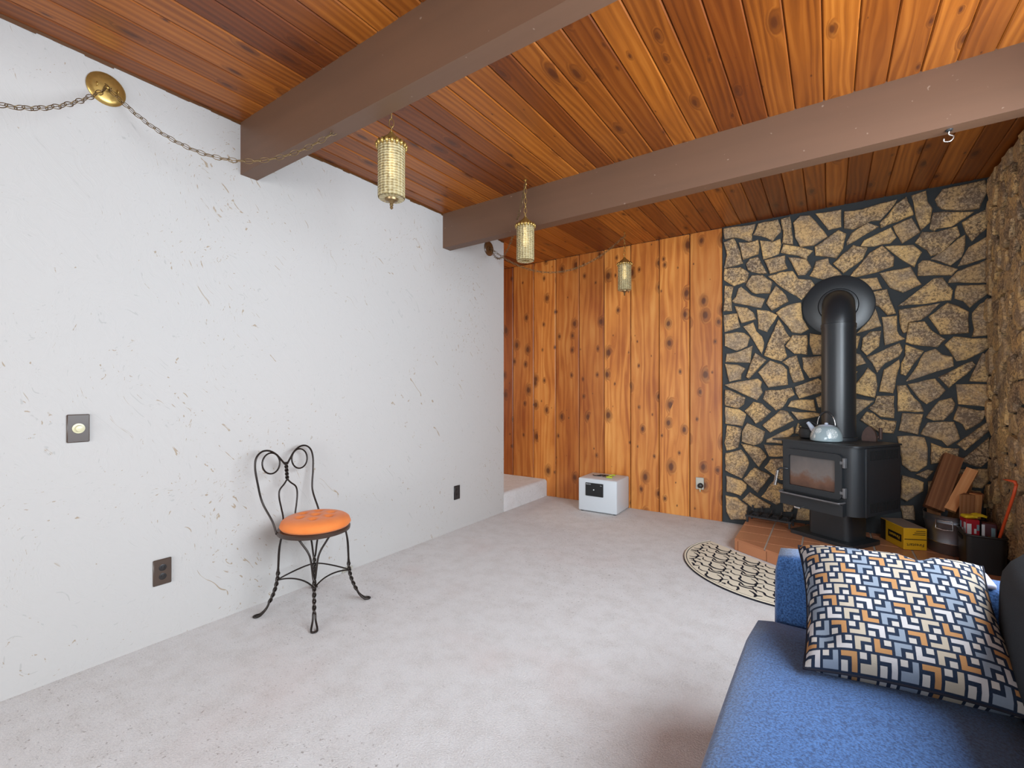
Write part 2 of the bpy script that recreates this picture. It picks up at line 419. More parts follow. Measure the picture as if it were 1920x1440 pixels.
M['carton_top'] = plain('grey_brown_carton', '8a766a', 0.6)
M['black_print'] = plain('black_print', '16120e', 0.6)
M['red_box'] = plain('red_carton', 'a81c2a', 0.45)
M['red_bright'] = plain('bright_red_print', 'c4142c', 0.45)
M['maroon'] = plain('maroon_carton', '4a1c22', 0.4)
M['blue_print'] = plain('blue_green_print', '7a9aa4', 0.5)
M['yellow_glove'] = plain('yellow_leather', 'd8b81c', 0.6, bump=0.3, bs=80)
M['orange_tool'] = plain('orange_painted_steel', 'd8562c', 0.4)
M['cloth'] = plain('white_cloth', 'b8b8cc', 0.9)
M['lime'] = plain('lime_plastic', 'b8c83c', 0.4)
def m_glass():
    g = G('window_glass', 0.0, 'ffffff'); g.b.inputs['Transmission Weight'].default_value = 1.0; g.b.inputs['IOR'].default_value = 1.45; return g.m
M['glass'] = m_glass()
M['frame'] = plain('white_window_frame', 'dcdcd8', 0.4)

# ------------------------------------------------------------------ the room
fl = struct(MB().box(XL-2.2, XR+0.1, YR-0.1, YB+0.1, -0.1, 0).obj('floor', M['carpet']), 'worn grey-beige wall-to-wall carpet')
struct(MB().box(XL-0.12, XL, YR, YE, 0, ZC0+0.02).obj('wall_left', M['plaster']), 'white trowelled plaster wall with tan flecks')
# hall behind the left wall and its carpeted step
struct(MB().box(XL-2.2, XL-2.1, YE-0.1, YB+0.1, 0, 2.64).obj('wall_hall_end', M['plain_wall']))
struct(MB().box(XL-2.2, XL-0.12, YE-0.12, YE, 0, 2.64).obj('wall_hall_side', M['plain_wall']))
stp = MB(); prof = []
for k in range(9):
    a = PI/2*k/8; prof.append((XL+0.003-0.035+0.035*math.sin(a), 0.185-0.035+0.035*math.cos(a)))
poly = [(XL-2.1, 0.0), (XL-2.1, 0.185)] + prof + [(XL+0.003, 0.0)]
stp.prism(poly, lambda a, b, t: (a, t, b), YE+0.001, YB-0.001)
struct(stp.obj('trim_1', M['carpet'], smooth=SM), 'carpeted step up to the hall')
mb = MB()
for k in range(160):
    y = YR+0.05+k*(YE-YR-0.05)/160; mb.box(XL, XL+0.004, y, y+(YE-YR-0.05)/160, ZC0-0.008-random.random()*0.008, ZC0+0.002)
struct(mb.obj('trim_2', M['rosette_brown']), 'ragged dark gap line between plaster and ceiling boards')
# back wall: backing, vertical boards, stone
wb = struct(MB().box(XL-2.2, XS, YB+0.018, YB+0.1, 0, 2.72).obj('wall_back', M['mortar']), 'back wall of vertical knotty cedar boards')
edges = [XS-0.2855*k for k in range(0, 14)]
for i in range(len(edges)-1):
    x1, x0 = edges[i], edges[i+1]; xc = (x0+x1)/2; hw = (x1-x0)/2-0.0034; b = 0.006
    pl = [(-hw, 0.018), (-hw, b), (-hw+b, 0), (hw-b, 0), (hw, b), (hw, 0.018)]
    MB().prism(pl, lambda a, y, t: (a, y, t), 0.001, ZC(xc)-0.003).obj('board', M['wallwood'], wb, loc=(xc, YB, 0))
ws = struct(MB().box(XS+0.002, XR+0.12, YB, YB+0.12, 0, 2.72).obj('wall_fireplace', M['mortar']), 'tan field stone wall in black mortar behind the stove')
wr = struct(MB().box(XR+0.004, XR+0.12, 2.76, YB, 0, 2.72).obj('wall_right', M['mortar']), 'side wall of rough overlapping tan stones')
# right wall beyond the stone, with the window behind the sofa
WY0, WY1, WZ0, WZ1 = 0.18, 2.71, 0.94, 2.34
m = MB()
m.box(XR+0.004, XR+0.12, YR, WY0, 0, 2.72); m.box(XR+0.004, XR+0.12, WY1, 2.759, 0, 2.72)
m.box(XR+0.004, XR+0.12, WY0, WY1, 0, WZ0); m.box(XR+0.004, XR+0.12, WY0, WY1, WZ1, 2.72)
struct(m.obj('wall_right_window_side', M['plain_wall']), 'plain white wall around the side window')
def window(name, mk, w, z0, z1, lab):
    """mk(a,d,z): a along, d outward"""
    r = MB()
    def bx(mb, a0, a1, d0, d1, z0, z1):
        vs = [mk(a, d, z) for z in (z0, z1) for a, d in ((a0, d0), (a1, d0), (a1, d1), (a0, d1))]
        mb.add(vs, [(0,3,2,1),(4,5,6,7),(0,1,5,4),(1,2,6,5),(2,3,7,6),(3,0,4,7)])
    t = 0.05
    bx(r, 0, w, 0.05, 0.1, z0, z0+t); bx(r, 0, w, 0.05, 0.1, z1-t, z1); bx(r, 0, t, 0.05, 0.1, z0+t, z1-t); bx(r, w-t, w, 0.05, 0.1, z0+t, z1-t)
    bx(r, w/2-t/2, w/2+t/2, 0.05, 0.1, z0+t, z1-t)
    o = struct(r.obj(name, M['frame']), lab)
    for a0, a1 in ((t, w/2-t/2), (w/2+t/2, w-t)):
        p = MB(); bx(p, a0, a1, 0.072, 0.078, z0+t, z1-t); p.obj('pane', M['glass'], o)
window('window_1', lambda a, d, z: (XR+d, WY0+a, z), WY1-WY0, WZ0, WZ1, 'white framed side window behind the sofa')
DX0, DX1 = -1.9, 0.8
m = MB(); m.box(XL-0.12, DX0, YR-0.12, YR, 0, 2.72); m.box(DX1, XR+0.12, YR-0.12, YR, 0, 2.72); m.box(DX0, DX1, YR-0.12, YR, 2.15, 2.72)
struct(m.obj('wall_rear', M['plain_wall']), 'plain white wall around the added glass door')
window('window_2', lambda a, d, z: (DX0+a, YR-d, z), DX1-DX0, 0.0, 2.15, 'unseen sliding glass door added in the rear wall for frontal light')  # unseen door, added to go with the frontal fill lamp
# ceiling boards
ce = struct(MB().box(XL-2.2, XR+0.12, YR-0.12, YB+0.12, 2.72, 2.8).obj('ceiling', M['dark']), 'ceiling of reddish cedar tongue-and-groove boards')
PW = 0.1245; k0 = math.floor((XL-1.1+0.4)/PW); x = -0.4+k0*PW
while x < XR+0.03:
    xc = x+PW/2; hw = PW/2-0.0012; b = 0.005; z = ZC(xc); y0 = YR if xc > XL+0.02 else YE-0.1
    pl = [(-hw, 0.02), (-hw, b), (-hw+b, 0), (hw-b, 0), (hw, b), (hw, 0.02)]
    MB().prism(pl, lambda a, zz, t: (a, t, zz), 0, YB-0.001-y0).obj('ceiling_board', M['ceilwood'], ce, loc=(xc, y0, z))
    x += PW
for i, y in enumerate((-1.926, -0.331, 1.264, 2.859)):
    mb = MB(); xa, xb = XL-0.02, XR+0.02
    vs = []
    for yy in (y, y+0.089):
        vs += [(xa, yy, ZC(xa)-0.28), (xb, yy, ZC(xb)-0.28), (xb, yy, ZC(xb)+0.01), (xa, yy, ZC(xa)+0.01)]
    mb.add(vs, [(0,1,2,3),(7,6,5,4),(0,4,5,1),(1,5,6,2),(2,6,7,3),(3,7,4,0)])
    struct(mb.obj('ceiling_beam', M['beam']), ('brown painted ceiling beam nearest the rear wall', 'brown painted ceiling beam between rear wall and sofa', 'brown painted ceiling beam that hides the hook of the finial lamp beside the brass wall plate', 'brown painted ceiling beam above the hall step and stove')[i])

# ------------------------------------------------------------------ stones of the fireplace wall (outlines read off the photo)
ZA = (1350, 400, 260/1920); ZB_ = (1605, 335, 260/1920); ZCc = (1605, 520, 260/1920); ZD = (1350, 590, 260/1920)
ZE = (1605, 710, 260/1920); ZF = (1350, 785, 260/1920); Z1 = (1340, 340, 580/1920); Z2 = (1340, 740, 580/1920)
STONES = [
(ZA, """45,215 490,140 470,210 440,280 440,375 400,392 330,360 235,335 180,333 65,355
525,140 800,85 845,210 840,250 725,385 640,335 560,310 455,298
50,400 195,345 250,470 320,690 200,725 55,760 95,570
255,400 400,405 530,365 545,460 530,560 320,640
550,375 690,385 725,392 830,350 845,430 815,560 600,635 575,500
840,75 970,40 990,230 1010,430 860,410 875,250
1015,130 1110,30 1240,25 1330,110 1490,320 1300,440 1110,465 1040,330
880,430 1080,460 1290,515 1215,590 1200,640 1080,580 840,540
1310,465 1500,330 1640,230 1750,285 1705,480 1610,620 1490,600 1320,585
360,700 410,630 530,595 570,680 655,830 570,835 430,810 385,780
615,650 900,580 900,680 935,760 690,835
945,610 1060,610 1195,635 1230,680 1265,750 1180,850 1080,860 1030,760
1330,660 1500,615 1510,690 1690,855 1450,920 1240,865 1290,790
60,770 290,745 405,830 360,960 320,955 190,1005 50,920
440,855 590,850 725,945 690,1105 500,1115 440,1090 355,995 390,920
660,870 850,815 1010,800 1080,905 1260,915 1315,1000 1130,1195 880,1040
65,1000 185,1015 155,1150 165,1350 50,1350
250,1040 290,1015 430,1130 620,1185 570,1310 200,1240 165,1215 220,1150
770,1000 850,1065 910,1130 945,1220 715,1345 640,1245 690,1130"""),
(Z1, """625,200 785,175 785,280 705,300
735,510 860,395 950,410 920,480 800,570
380,815 450,770 535,750 545,850 585,915 535,945 480,935
125,775 200,785 240,815 255,855 165,880 145,830
260,797 335,805 390,830 325,935 270,915
55,830 140,820 158,905 60,935
805,185 870,180 1135,110 1110,150 1030,240 970,245 860,295 805,290
820,375 850,320 950,255 1020,280 870,370 820,395
830,600 960,445 1040,400 1115,470 1110,525 1000,565
1025,570 1215,530 1285,640 1170,690 1090,660
1455,610 1505,560 1705,480 1705,625 1450,628
1390,1215 1600,1115 1620,1140 1560,1200 1455,1283
1580,1240 1665,1065 1710,1080 1715,1245
1020,1305 1050,1170 1145,1105 1150,1140 1108,1315
875,1260 950,1155 1000,1200 1010,1270 995,1345 870,1315
845,955 905,960 885,1040 845,1045
845,1060 905,1075 940,1130 845,1160
845,1175 890,1180 865,1210 845,1210"""),
(ZB_, """325,610 450,500 550,350 700,250 800,495 340,680
770,230 970,160 990,310 1060,410 1030,600 900,715 850,580
1095,285 1200,140 1790,10 1830,150 1810,210 1710,410 1500,435 1200,420 1130,370
1070,470 1200,455 1645,450 1480,560 1330,660 1130,690 1095,720 1020,690 1040,570
1470,600 1640,500 1850,400 1850,660 1615,860 1520,740
60,930 110,850 480,675 560,810 480,890 170,940
510,655 770,545 890,740 640,895
820,885 915,735 1110,740 1400,660 1445,785 1350,860 1160,1035 1040,1070 980,980
1035,1110 1520,765 1515,900 1470,1080 1310,1200
1410,1210 1560,950 1840,780 1850,1090
400,935 790,915 915,1020 810,1220 560,1060
865,1180 920,1130 1020,1130 1410,1250 1330,1340 855,1340"""),
(ZCc, """0,20 290,0 360,150 200,185
215,200 430,160 490,350 555,500 440,525 330,410 260,380
580,395 800,230 1080,10 1205,0 1345,170 1325,310 900,370
1400,110 1850,100 1820,230 1580,415 1490,330 1365,290
590,450 1170,355 1000,520 900,590 730,625 700,760 660,775 620,700
1005,545 1270,350 1420,400 1560,480 1560,770 1170,790
1615,490 1720,370 1850,300 1860,800 1610,825 1640,720 1610,570
265,430 350,675 0,775 130,640
360,550 570,530 570,740 600,800 680,850 400,940
735,630 950,610 1050,740 1240,860 1130,965 900,945 690,900
95,840 200,750 350,740 320,960 150,1080 70,1000
1230,930 1350,820 1600,845 1870,840 1870,970 1530,1140 1395,1165 1300,1010
150,1100 400,1000 600,910 650,1000 600,1090 400,1190 290,1320 230,1190
685,930 940,1020 690,1360 620,1340 630,1190 680,1080
950,1040 1100,985 1200,1070 1340,1100 1360,1230 690,1440 800,1300"""),
(ZD, """65,260 230,240 330,250 410,310 375,435 225,500 65,430
320,165 460,105 500,230 580,300 610,390 575,545 490,400 420,290
810,65 880,160 925,260 980,320 885,410 930,580 850,645 720,610 605,565 660,400
1005,280 1210,280 1210,555 1030,540 905,435
1245,260 1495,290 1495,550 1290,550 1240,400
90,540 250,515 450,430 430,550 420,670 75,655
65,680 240,690 350,745 290,830 290,895 130,930
485,525 640,630 500,780 400,885 360,860 430,660
690,630 860,690 925,760 940,970 670,1010 525,800 600,720
865,655 970,590 1065,560 1130,780 1170,900 1015,945 970,830 950,720
1135,590 1495,560 1495,820 1240,880 1150,750
65,970 350,915 520,885 580,930 560,1000 590,1080 510,1185 300,1090
1035,1000 1360,880 1480,960 1480,1060 1100,1165 1050,1080
75,1030 230,1090 350,1150 330,1240 250,1300 70,1255
630,1050 800,1045 990,1010 1035,1110 940,1160 860,1290 775,1325 720,1270 590,1165
985,1195 1100,1175 1300,1180 1330,1340 1120,1310 935,1275
1325,1150 1475,1090 1475,1285 1365,1285"""),
(Z2, """185,100 240,45 290,55 350,105 290,165 255,180
65,75 150,90 195,120 170,195 65,180
295,190 410,95 450,105 490,160 345,235
475,105 510,110 620,110 680,125 600,145 520,155
1150,690 1235,690 1245,780 1170,770"""),
(ZE, """565,95 690,90 760,210 900,350 945,460 580,455
720,75 1100,0 1245,165 1150,260 975,355 820,210
1385,75 1880,80 1830,395 1420,355 1405,220
1070,400 1150,310 1330,265 1380,350 1340,450 1210,575 1080,580 970,540
1420,380 1690,440 1830,440 1750,585 1530,715 1470,630 1350,570
285,240 530,240 530,550 340,530 170,410 260,340
-60,280 0,280 250,310 110,420 0,510 -60,530
60,570 150,455 240,480 330,560 560,590 520,760 320,745 190,660
640,475 935,490 860,775 740,745 590,720 620,600
890,770 1000,610 1360,600 1440,835 1270,940 1190,860
1400,910 1830,590 1875,720 1510,1000
1440,1135 1540,1070 1880,820 1880,1130 1720,1235
570,800 700,790 950,815 990,950 985,1200 850,1290 760,1290 640,1190 610,1000
1040,890 1220,960 1430,970 1420,1080 1300,1130 1040,1185
640,1340 850,1400 940,1440 930,1560 700,1700 620,1650
830,1330 1000,1260 1080,1280 980,1390
1300,1260 1840,1250 1840,1420 1750,1520 1350,1500
1000,1430 1260,1400 1300,1560 1180,1700 990,1640
1340,1540 1740,1560 1720,1760 1380,1740
1780,1540 1870,1500 1880,1800 1770,1790
1000,1700 1180,1740 1340,1780 1300,1900 1020,1900
-40,960 240,940 250,1180 60,1260 -60,1140
300,960 560,980 540,1220 330,1250
-40,1300 200,1290 280,1480 60,1560 -60,1500
330,1320 580,1300 590,1540 340,1560"""),
(ZF, """95,95 285,130 295,160 245,405 90,445 60,330
310,170 375,55 490,115 620,180 590,300 560,345 470,370 300,320
290,345 480,385 550,400 650,530 540,675 470,590
75,480 290,430 370,530 400,610 385,680 300,830 75,715
320,840 480,675 710,790 520,1025 370,900
85,790 300,860 370,910 365,970 290,1065 90,1010
75,1065 230,1095 380,1210 365,1400 150,1400 90,1290
310,1125 410,1020 500,1080 700,1200 690,1240 450,1240
570,1080 740,860 900,930 900,1130 790,1195
610,680 700,560 900,555 900,850 830,850
610,360 880,375 880,525 680,525
645,290 1020,110 1020,200 960,250 860,300 860,345 640,330
1035,205 1080,55 1130,120 1130,220
1085,1200 1250,1240 1250,1415 1050,1400
870,1160 1020,1210 1000,1290 880,1290
930,420 1240,400 1260,640 960,660
1300,420 1580,430 1560,640 1310,660
920,720 1240,700 1200,960 940,940
1270,720 1560,710 1600,980 1280,960
1640,520 1860,500 1880,800 1660,820
1300,1040 1640,1020 1620,1260 1320,1240"""),
]
def stone_mesh(poly, fn, t, jit=0.004, inset=0.007):
    if parea(poly) < 0: poly = poly[::-1]
    pts = []
    for i in range(len(poly)):
        p, q = poly[i], poly[(i+1) % len(poly)]; L = math.hypot(q[0]-p[0], q[1]-p[1]); k = max(1, int(L/0.045))
        for j in range(k):
            s = j/k; a = jit if j else jit*0.3
            pts.append((p[0]+(q[0]-p[0])*s+random.uniform(-a, a), p[1]+(q[1]-p[1])*s+random.uniform(-a, a)))
    n = len(pts); ins = []
    for i in range(n):
        a, b, c = pts[i-1], pts[i], pts[(i+1) % n]
        tx, ty = c[0]-a[0], c[1]-a[1]; L = math.hypot(tx, ty) or 1
        ins.append((b[0]-ty/L*inset, b[1]+tx/L*inset))
    tilt = (random.uniform(-.05, .05), random.uniform(-.05, .05)); cx = sum(p[0] for p in pts)/n; cy = sum(p[1] for p in pts)/n
    dt = lambda p, f: t*f + tilt[0]*(p[0]-cx)+tilt[1]*(p[1]-cy)
    vs = [fn(p[0], p[1], -0.002) for p in pts] + [fn(p[0], p[1], dt(p, .72)) for p in pts] + [fn(p[0], p[1], dt(p, 1)+random.uniform(-.0015, .0015)) for p in ins]
    fs = [(r*n+i, r*n+(i+1) % n, (r+1)*n+(i+1) % n, (r+1)*n+i) for r in (0, 1) for i in range(n)] + [list(range(2*n, 3*n))]
    return MB().add(vs, fs)
for (ox, oy, sc), txt in STONES:
    for line in txt.split('\n'):
        pp = [tuple(map(float, q.split(','))) for q in line.split()]
        P = [onY(ox+x*sc, oy+y*sc, YB-0.02) for x, y in pp]
        poly = [(min(max(p.x, XS+0.008), XR-0.004), min(max(p.z, 0.002), ZC(p.x)-0.008)) for p in P]
        c = (sum(p[0] for p in poly)/len(poly), sum(p[1] for p in poly)/len(poly))
        rel = [(p[0]-c[0], p[1]-c[1]) for p in poly]
        stone_mesh(rel, lambda a, b, t: (a, -t, b), random.uniform(0.02, 0.03)).obj('stone', M['stone'], ws, loc=(c[0], YB, c[1]))
# side wall: cells grown around scattered seeds, taller than wide, stones overlapping unevenly
rs = random.Random(11); seeds = []
Y0, Y1, HZ = 2.77, YB-0.03, 2.655
for _ in range(6000):
    p = (rs.uniform(Y0, Y1), rs.uniform(0, HZ))
    if all(((p[0]-q[0])/0.115)**2+((p[1]-q[1])/0.125)**2 > 1 for q in seeds): seeds.append(p)
for i, p in enumerate(seeds):
    poly = [(Y0, 0.003), (Y1, 0.003), (Y1, HZ), (Y0, HZ)]; kx, ky = 1/0.115**2, 1/0.125**2
    for j, q in enumerate(seeds):
        if j == i: continue
        dx, dy = q[0]-p[0], q[1]-p[1]
        if abs(dx) > 0.5 or abs(dy) > 0.6: continue
        mx, my = (p[0]+q[0])/2, (p[1]+q[1])/2; a, b = dx*kx, dy*ky
        poly = clip(poly, a, b, a*mx+b*my)
        if len(poly) < 3: break
    if len(poly) < 3: continue
    cx = sum(v[0] for v in poly)/len(poly); cy = sum(v[1] for v in poly)/len(poly)
    rel = []
    for v in poly:
        L = math.hypot(v[0]-cx, v[1]-cy); k = (L-0.009)/L; rel.append(((v[0]-cx)*k, (v[1]-cy)*k))
    stone_mesh(rel, lambda a, b, t: (-t, -a, b), rs.uniform(0.016, 0.04), 0.007, 0.012).obj('stone', M['stone'], wr, loc=(XR+0.004, cx, cy))

# ------------------------------------------------------------------ hearth
hs = 0.64                                               # slope of its front edge
hearth_poly = [(-0.588, YB-0.002), (-0.588, 3.817), (XR-0.02, 3.817-hs*(XR-0.02+0.588)), (XR-0.02, YB-0.002)]
hearth = thing('tiled_hearth', 'raised corner hearth of terracotta tiles with grey grout under the stove', 'hearth', (0, 0, 0))
ins = [(-0.580, YB-0.004), (-0.580, 3.824), (XR-0.03, 3.826-hs*(XR-0.03+0.588)), (XR-0.03, YB-0.004)]
MB().prism(ins, lambda a, b, t: (a, b, t), 0.001, HH-0.004).obj('grout_bed', M['grout'], hearth)
pitch = 0.2115; g2 = 0.006
for i in range(9):
    for j in range(-1, 9):
        x0 = -0.588+i*pitch; y1 = 4.67-j*pitch; y0 = y1-pitch
        cell = [(x0+g2, y0+g2), (x0+pitch-g2, y0+g2), (x0+pitch-g2, y1-g2), (x0+g2, y1-g2)]
        if i == 0: cell[0] = (x0+0.001, y0+g2); cell[3] = (x0+0.001, y1-g2)
        cell = clip(cell, -hs, -1, -(3.818-hs*0.588)); cell = clip(cell, 0, 1, YB-0.004); cell = clip(cell, 1, 0, XR-0.03)
        if len(cell) >= 3 and abs(parea(cell)) > 2e-4:
            MB().prism(cell, lambda a, b, t: (a, b, t), HH-0.014, HH+random.uniform(-.0006, .0006)).obj('tile', M['tile'], hearth)
fd = Vector((1, -hs, 0)).normalized(); fn_ = Vector((-hs, -1, 0)).normalized(); org = Vector((-0.588, 3.817, 0))
Lf = (XR-0.03+0.588)/fd.x; s = 0.0; first = True
while s < Lf-0.02:
    L = 0.03 if first else min(0.2115/fd.x*0.94, Lf-s); first = False
    pl = [(s+0.002, 0.002), (s+L-0.004, 0.002), (s+L-0.004, HH-0.014), (s+0.002, HH-0.014)]
    MB().prism(pl, lambda a, z, t: tuple(org+fd*a+fn_*t+Vector((0, 0, z))), -0.012, 0.0).obj('tile', M['tile'], hearth); s += L
for k in range(4):
    y1 = YB-0.006-k*0.187
    MB().box(-0.588, -0.576, max(y1-0.182, 3.822), y1, 0.002, HH-0.014).obj('tile', M['tile'], hearth)

# ------------------------------------------------------------------ half-round rug
rd = Vector((0.815, -0.58, 0)).normalized(); rn = Vector((-rd.y, rd.x, 0))*-1
if rn.y > 0: rn = -rn
rc = Vector((-0.262, 3.535, 0)); ra, rb_ = 0.64, 0.57
rugM = Matrix(((rd.x, rn.x, 0, rc.x), (rd.y, rn.y, 0, rc.y), (0, 0, 1, 0.001), (0, 0, 0, 1)))
rug = thing('hearth_rug', 'half-round beige rug with black scroll pattern in front of the hearth', 'rug'); rug.matrix_world = rugM
def rug_outline(k): return [(ra*k*math.cos(PI*i/48), rb_*k*math.sin(PI*i/48)) for i in range(49)]
o_ = MB().prism(rug_outline(1)[::-1], lambda a, b, t: (a, b, t), 0.0, 0.009).obj('pile', M['rug_beige'], rug)
def ribbon(mb, pts, w, z=0.0096, lim=0.955):
    pts = [Vector((p[0], p[1], 0)) for p in pts]
    seg = []
    for p in pts + [None]:
        ok = p is not None and p.y > 0.012 and (p.x/ra)**2+(p.y/rb_)**2 < lim**2
        if ok: seg.append(p)
        if not ok or p is pts[-1]:
            if len(seg) > 1:
                vs = []; n = len(seg)
                for i, q in enumerate(seg):
                    t = (seg[min(i+1, n-1)]-seg[max(i-1, 0)]).normalized(); s_ = Vector((-t.y, t.x, 0))
                    ww = w*(0.55+0.9*math.sin(PI*(i+0.5)/n))
                    vs += [q+s_*ww, q-s_*ww]
                mb.add([(v.x, v.y, z) for v in vs], [(2*i, 2*i+2, 2*i+3, 2*i+1) for i in range(n-1)])
            seg = []
sc_ = MB(); tw, th_ = 0.25, 0.150
for j in range(-1, 7):
    for i in range(-5, 6):
        ox = (i+0.5*(j % 2))*tw; oy = j*th_
        T = lambda pts: [(ox+a*0.0125, oy+b*0.0128) for a, b in pts]
        hook = [(5.0*math.cos(a)*(1-0.07*a)+4, 3.2*math.sin(a)*(1-0.07*a)+4) for a in [PI-0.35*k for k in range(15)]]
        ribbon(sc_, T([(-9, 1), (-7, 3.2), (-4, 3.6), (-2, 2.2)] + hook), 0.0056)
        ribbon(sc_, T([tuple(v)[:2] for v in crom([(-10, 7, 0), (-7, 9, 0), (-3, 8, 0), (0, 9.6, 0), (4, 8.6, 0), (8, 10, 0), (11, 8, 0)], 5)]), 0.0048)
        ribbon(sc_, T([tuple(v)[:2] for v in crom([(-5, -2, 0), (-3, 0, 0), (0, -0.6, 0), (3, -2.4, 0), (6, -1.0, 0)], 4)]), 0.0052)
        ribbon(sc_, T([tuple(v)[:2] for v in crom([(9, 10, 0), (10.6, 6, 0), (8.4, 3, 0), (10, 0, 0)], 4)]), 0.0046)
        ribbon(sc_, T([(-8.6, 5.6), (-7.6, 5.0), (-6.4, 5.4)]), 0.006)
sc_.obj('scroll_pattern', M['rug_black'], rug)
bd = MB(); bd.tube([(a, b, 0.0085) for a, b in rug_outline(0.975)], 0.0026, 6); bd.tube([(a, b, 0.004) for a, b in rug_outline(1.0)], 0.005, 6); bd.obj('border', M['rug_black'], rug)
bd2 = MB(); bd2.tube([(a, b, 0.0085) for a, b in rug_outline(0.988)], 0.004, 6); bd2.obj('edge_binding', M['rug_beige'], rug)

# ------------------------------------------------------------------ wood stove (local x along its front, y to its back)
ROT = -math.radians(32); ST = Vector((-0.2955, 4.088, HH))
stove = thing('wood_stove', 'black steel wood stove on a pedestal with a sooty glass door', 'stove', ST, ROT)
W_, D_, ZB0, ZT0 = 0.527, 0.475, 0.262, 0.722           # above hearth
def rrect(x0, x1, y0, y1, r, corners=(1, 1, 1, 1), n=6):
    out = []
    for (cx, cy, a0, on, px, py) in ((x0+r, y0+r, PI, corners[0], x0, y0), (x1-r, y0+r, 1.5*PI, corners[1], x1, y0), (x1-r, y1-r, 0, corners[2], x1, y1), (x0+r, y1-r, PI/2, corners[3], x0, y1)):
        if on: out += [(cx+r*math.cos(a0+PI/2*k/n), cy+r*math.sin(a0+PI/2*k/n)) for k in range(n+1)]
        else: out.append((px, py))
    return out
XYZ = lambda a, b, t: (a, b, t)
MB().prism(rrect(-0.04, 0.42, 0.13, 0.46, 0.02), XYZ, 0.001, 0.028).obj('base_plate', M['iron'], stove, SM)
MB().prism(rrect(0.05, 0.355, 0.20, 0.43, 0.045), XYZ, 0.028, ZB0).obj('pedestal', M['iron'], stove, SM)
MB().prism(rrect(0, W_, 0, D_, 0.072, (0, 1, 0, 0), 10), XYZ, ZB0, ZT0).obj('firebox', M['iron'], stove, SM)
tp = MB().prism(rrect(-0.075, W_+0.012, -0.012, D_, 0.05, (0, 1, 0, 0), 8), XYZ, ZT0+0.001, ZT0+0.014)
tp.obj('top_plate', M['iron'], stove, SM)
MB().lathe([(0.085, ZT0+0.0141), (0.085, ZT0+0.016), (0.078, ZT0+0.0162)], (0.37, 0.12, 0), 28).obj('cooking_ring', M['castiron'], stove, SM)
# side heat shield with bright corner strip and vents
sp = MB().box(W_-0.001, W_+0.006, 0.085, D_-0.005, ZB0+0.0, ZT0-0.006); shield = sp.obj('side_shield', M['iron'], stove)
MB().rbox(W_-0.004, W_+0.010, 0.074, 0.092, ZB0-0.004, ZT0-0.004, 0.005).obj('corner_strip', M['iron'], shield, SM)
vm = MB().box(0, 0.0022, -0.004, 0.004, -0.032, 0.032).mesh('vent_slot', M['dark'])
for z in (ZT0-0.055, ZB0+0.055):
    for k in range(22): inst('vent_slot', vm, shield, Matrix.Translation((W_+0.0058, 0.125+0.0145*k, z)))
vm2 = MB().box(-0.004, 0.004, 0, 0.0022, -0.03, 0.03)
# door
DZ0, DZ1, DX0_, DX1_ = 0.365, 0.672, 0.022, 0.440
dr = MB(); outer = rrect(DX0_, DX1_, DZ0, DZ1, 0.035, n=4); inner = rrect(DX0_+0.042, DX1_-0.046, DZ0+0.042, DZ1-0.046, 0.008, n=4); n = len(outer)
vs = [(a, -0.022, b) for a, b in outer] + [(a, -0.022, b) for a, b in inner] + [(a, -0.001, b) for a, b in outer] + [(a, -0.010, b) for a, b in inner]
fs = [(i, (i+1) % n, n+(i+1) % n, n+i) for i in range(n)] + [(2*n+i, 2*n+(i+1) % n, (i+1) % n, i) for i in range(n)] + [(n+i, n+(i+1) % n, 3*n+(i+1) % n, 3*n+i) for i in range(n)]
door = dr.add(vs, fs).obj('door', M['iron'], stove, SM)
gl = MB(); ii = rrect(DX0_+0.043, DX1_-0.047, DZ0+0.043, DZ1-0.047, 0.008, n=3); gl.prism(ii, lambda a, b, t: (a, t, b), -0.0105, -0.004).obj('glass', M['soot'], door)
for z in (DZ0+0.05, DZ1-0.055):
    hg = MB().rbox(DX1_+0.004, DX1_+0.022, -0.026, 0.0, z-0.034, z+0.034, 0.004); hg.box(DX1_-0.012, DX1_+0.01, -0.024, -0.001, z-0.009, z+0.009); hg.obj('hinge', M['iron_worn'], stove, SM)
hd = MB().tube(crom([(0.055, -0.022, 0.52), (0.04, -0.036, 0.522), (0.012, -0.045, 0.52), (-0.004, -0.05, 0.505)], 5), 0.006, 8); handle = hd.obj('handle', M['iron'], door, SM)
coil = [(-0.004-0.018*t+0.011*math.cos(2*PI*13*t), -0.05-0.006*t+0.011*math.sin(2*PI*13*t), 0.505-0.115*t) for t in [k/130 for k in range(131)]]
MB().tube(coil, 0.0032, 6).obj('spring_grip', M['chrome'], handle, True)
lip = [(0.006, -0.004, 0.350), (0.010, -0.045, 0.348), (0.06, -0.062, 0.347), (0.40, -0.062, 0.347), (0.445, -0.045, 0.348), (0.45, -0.004, 0.350)]
MB().prism([(a, b) for a, b, c in lip], lambda a, b, t: (a, b, t), 0.334, 0.346).obj('ash_lip', M['iron'], stove)
MB().tube(crom(lip, 5), 0.0065, 8).obj('lip_edge', M['iron_worn'], stove, True)
ap = MB().prism([(0.0, -0.004), (0.45, -0.004), (0.45, -0.030), (0.0, -0.030)], XYZ, 0.255, 0.334).obj('ash_apron', M['iron'], stove)
dp = MB().tube([(0.175, -0.03, 0.262), (0.175, -0.065, 0.262)], 0.005, 8); dp.rbox(0.145, 0.19, -0.082, -0.066, 0.254, 0.268, 0.004); dp.obj('air_control', M['chrome'], stove, SM)
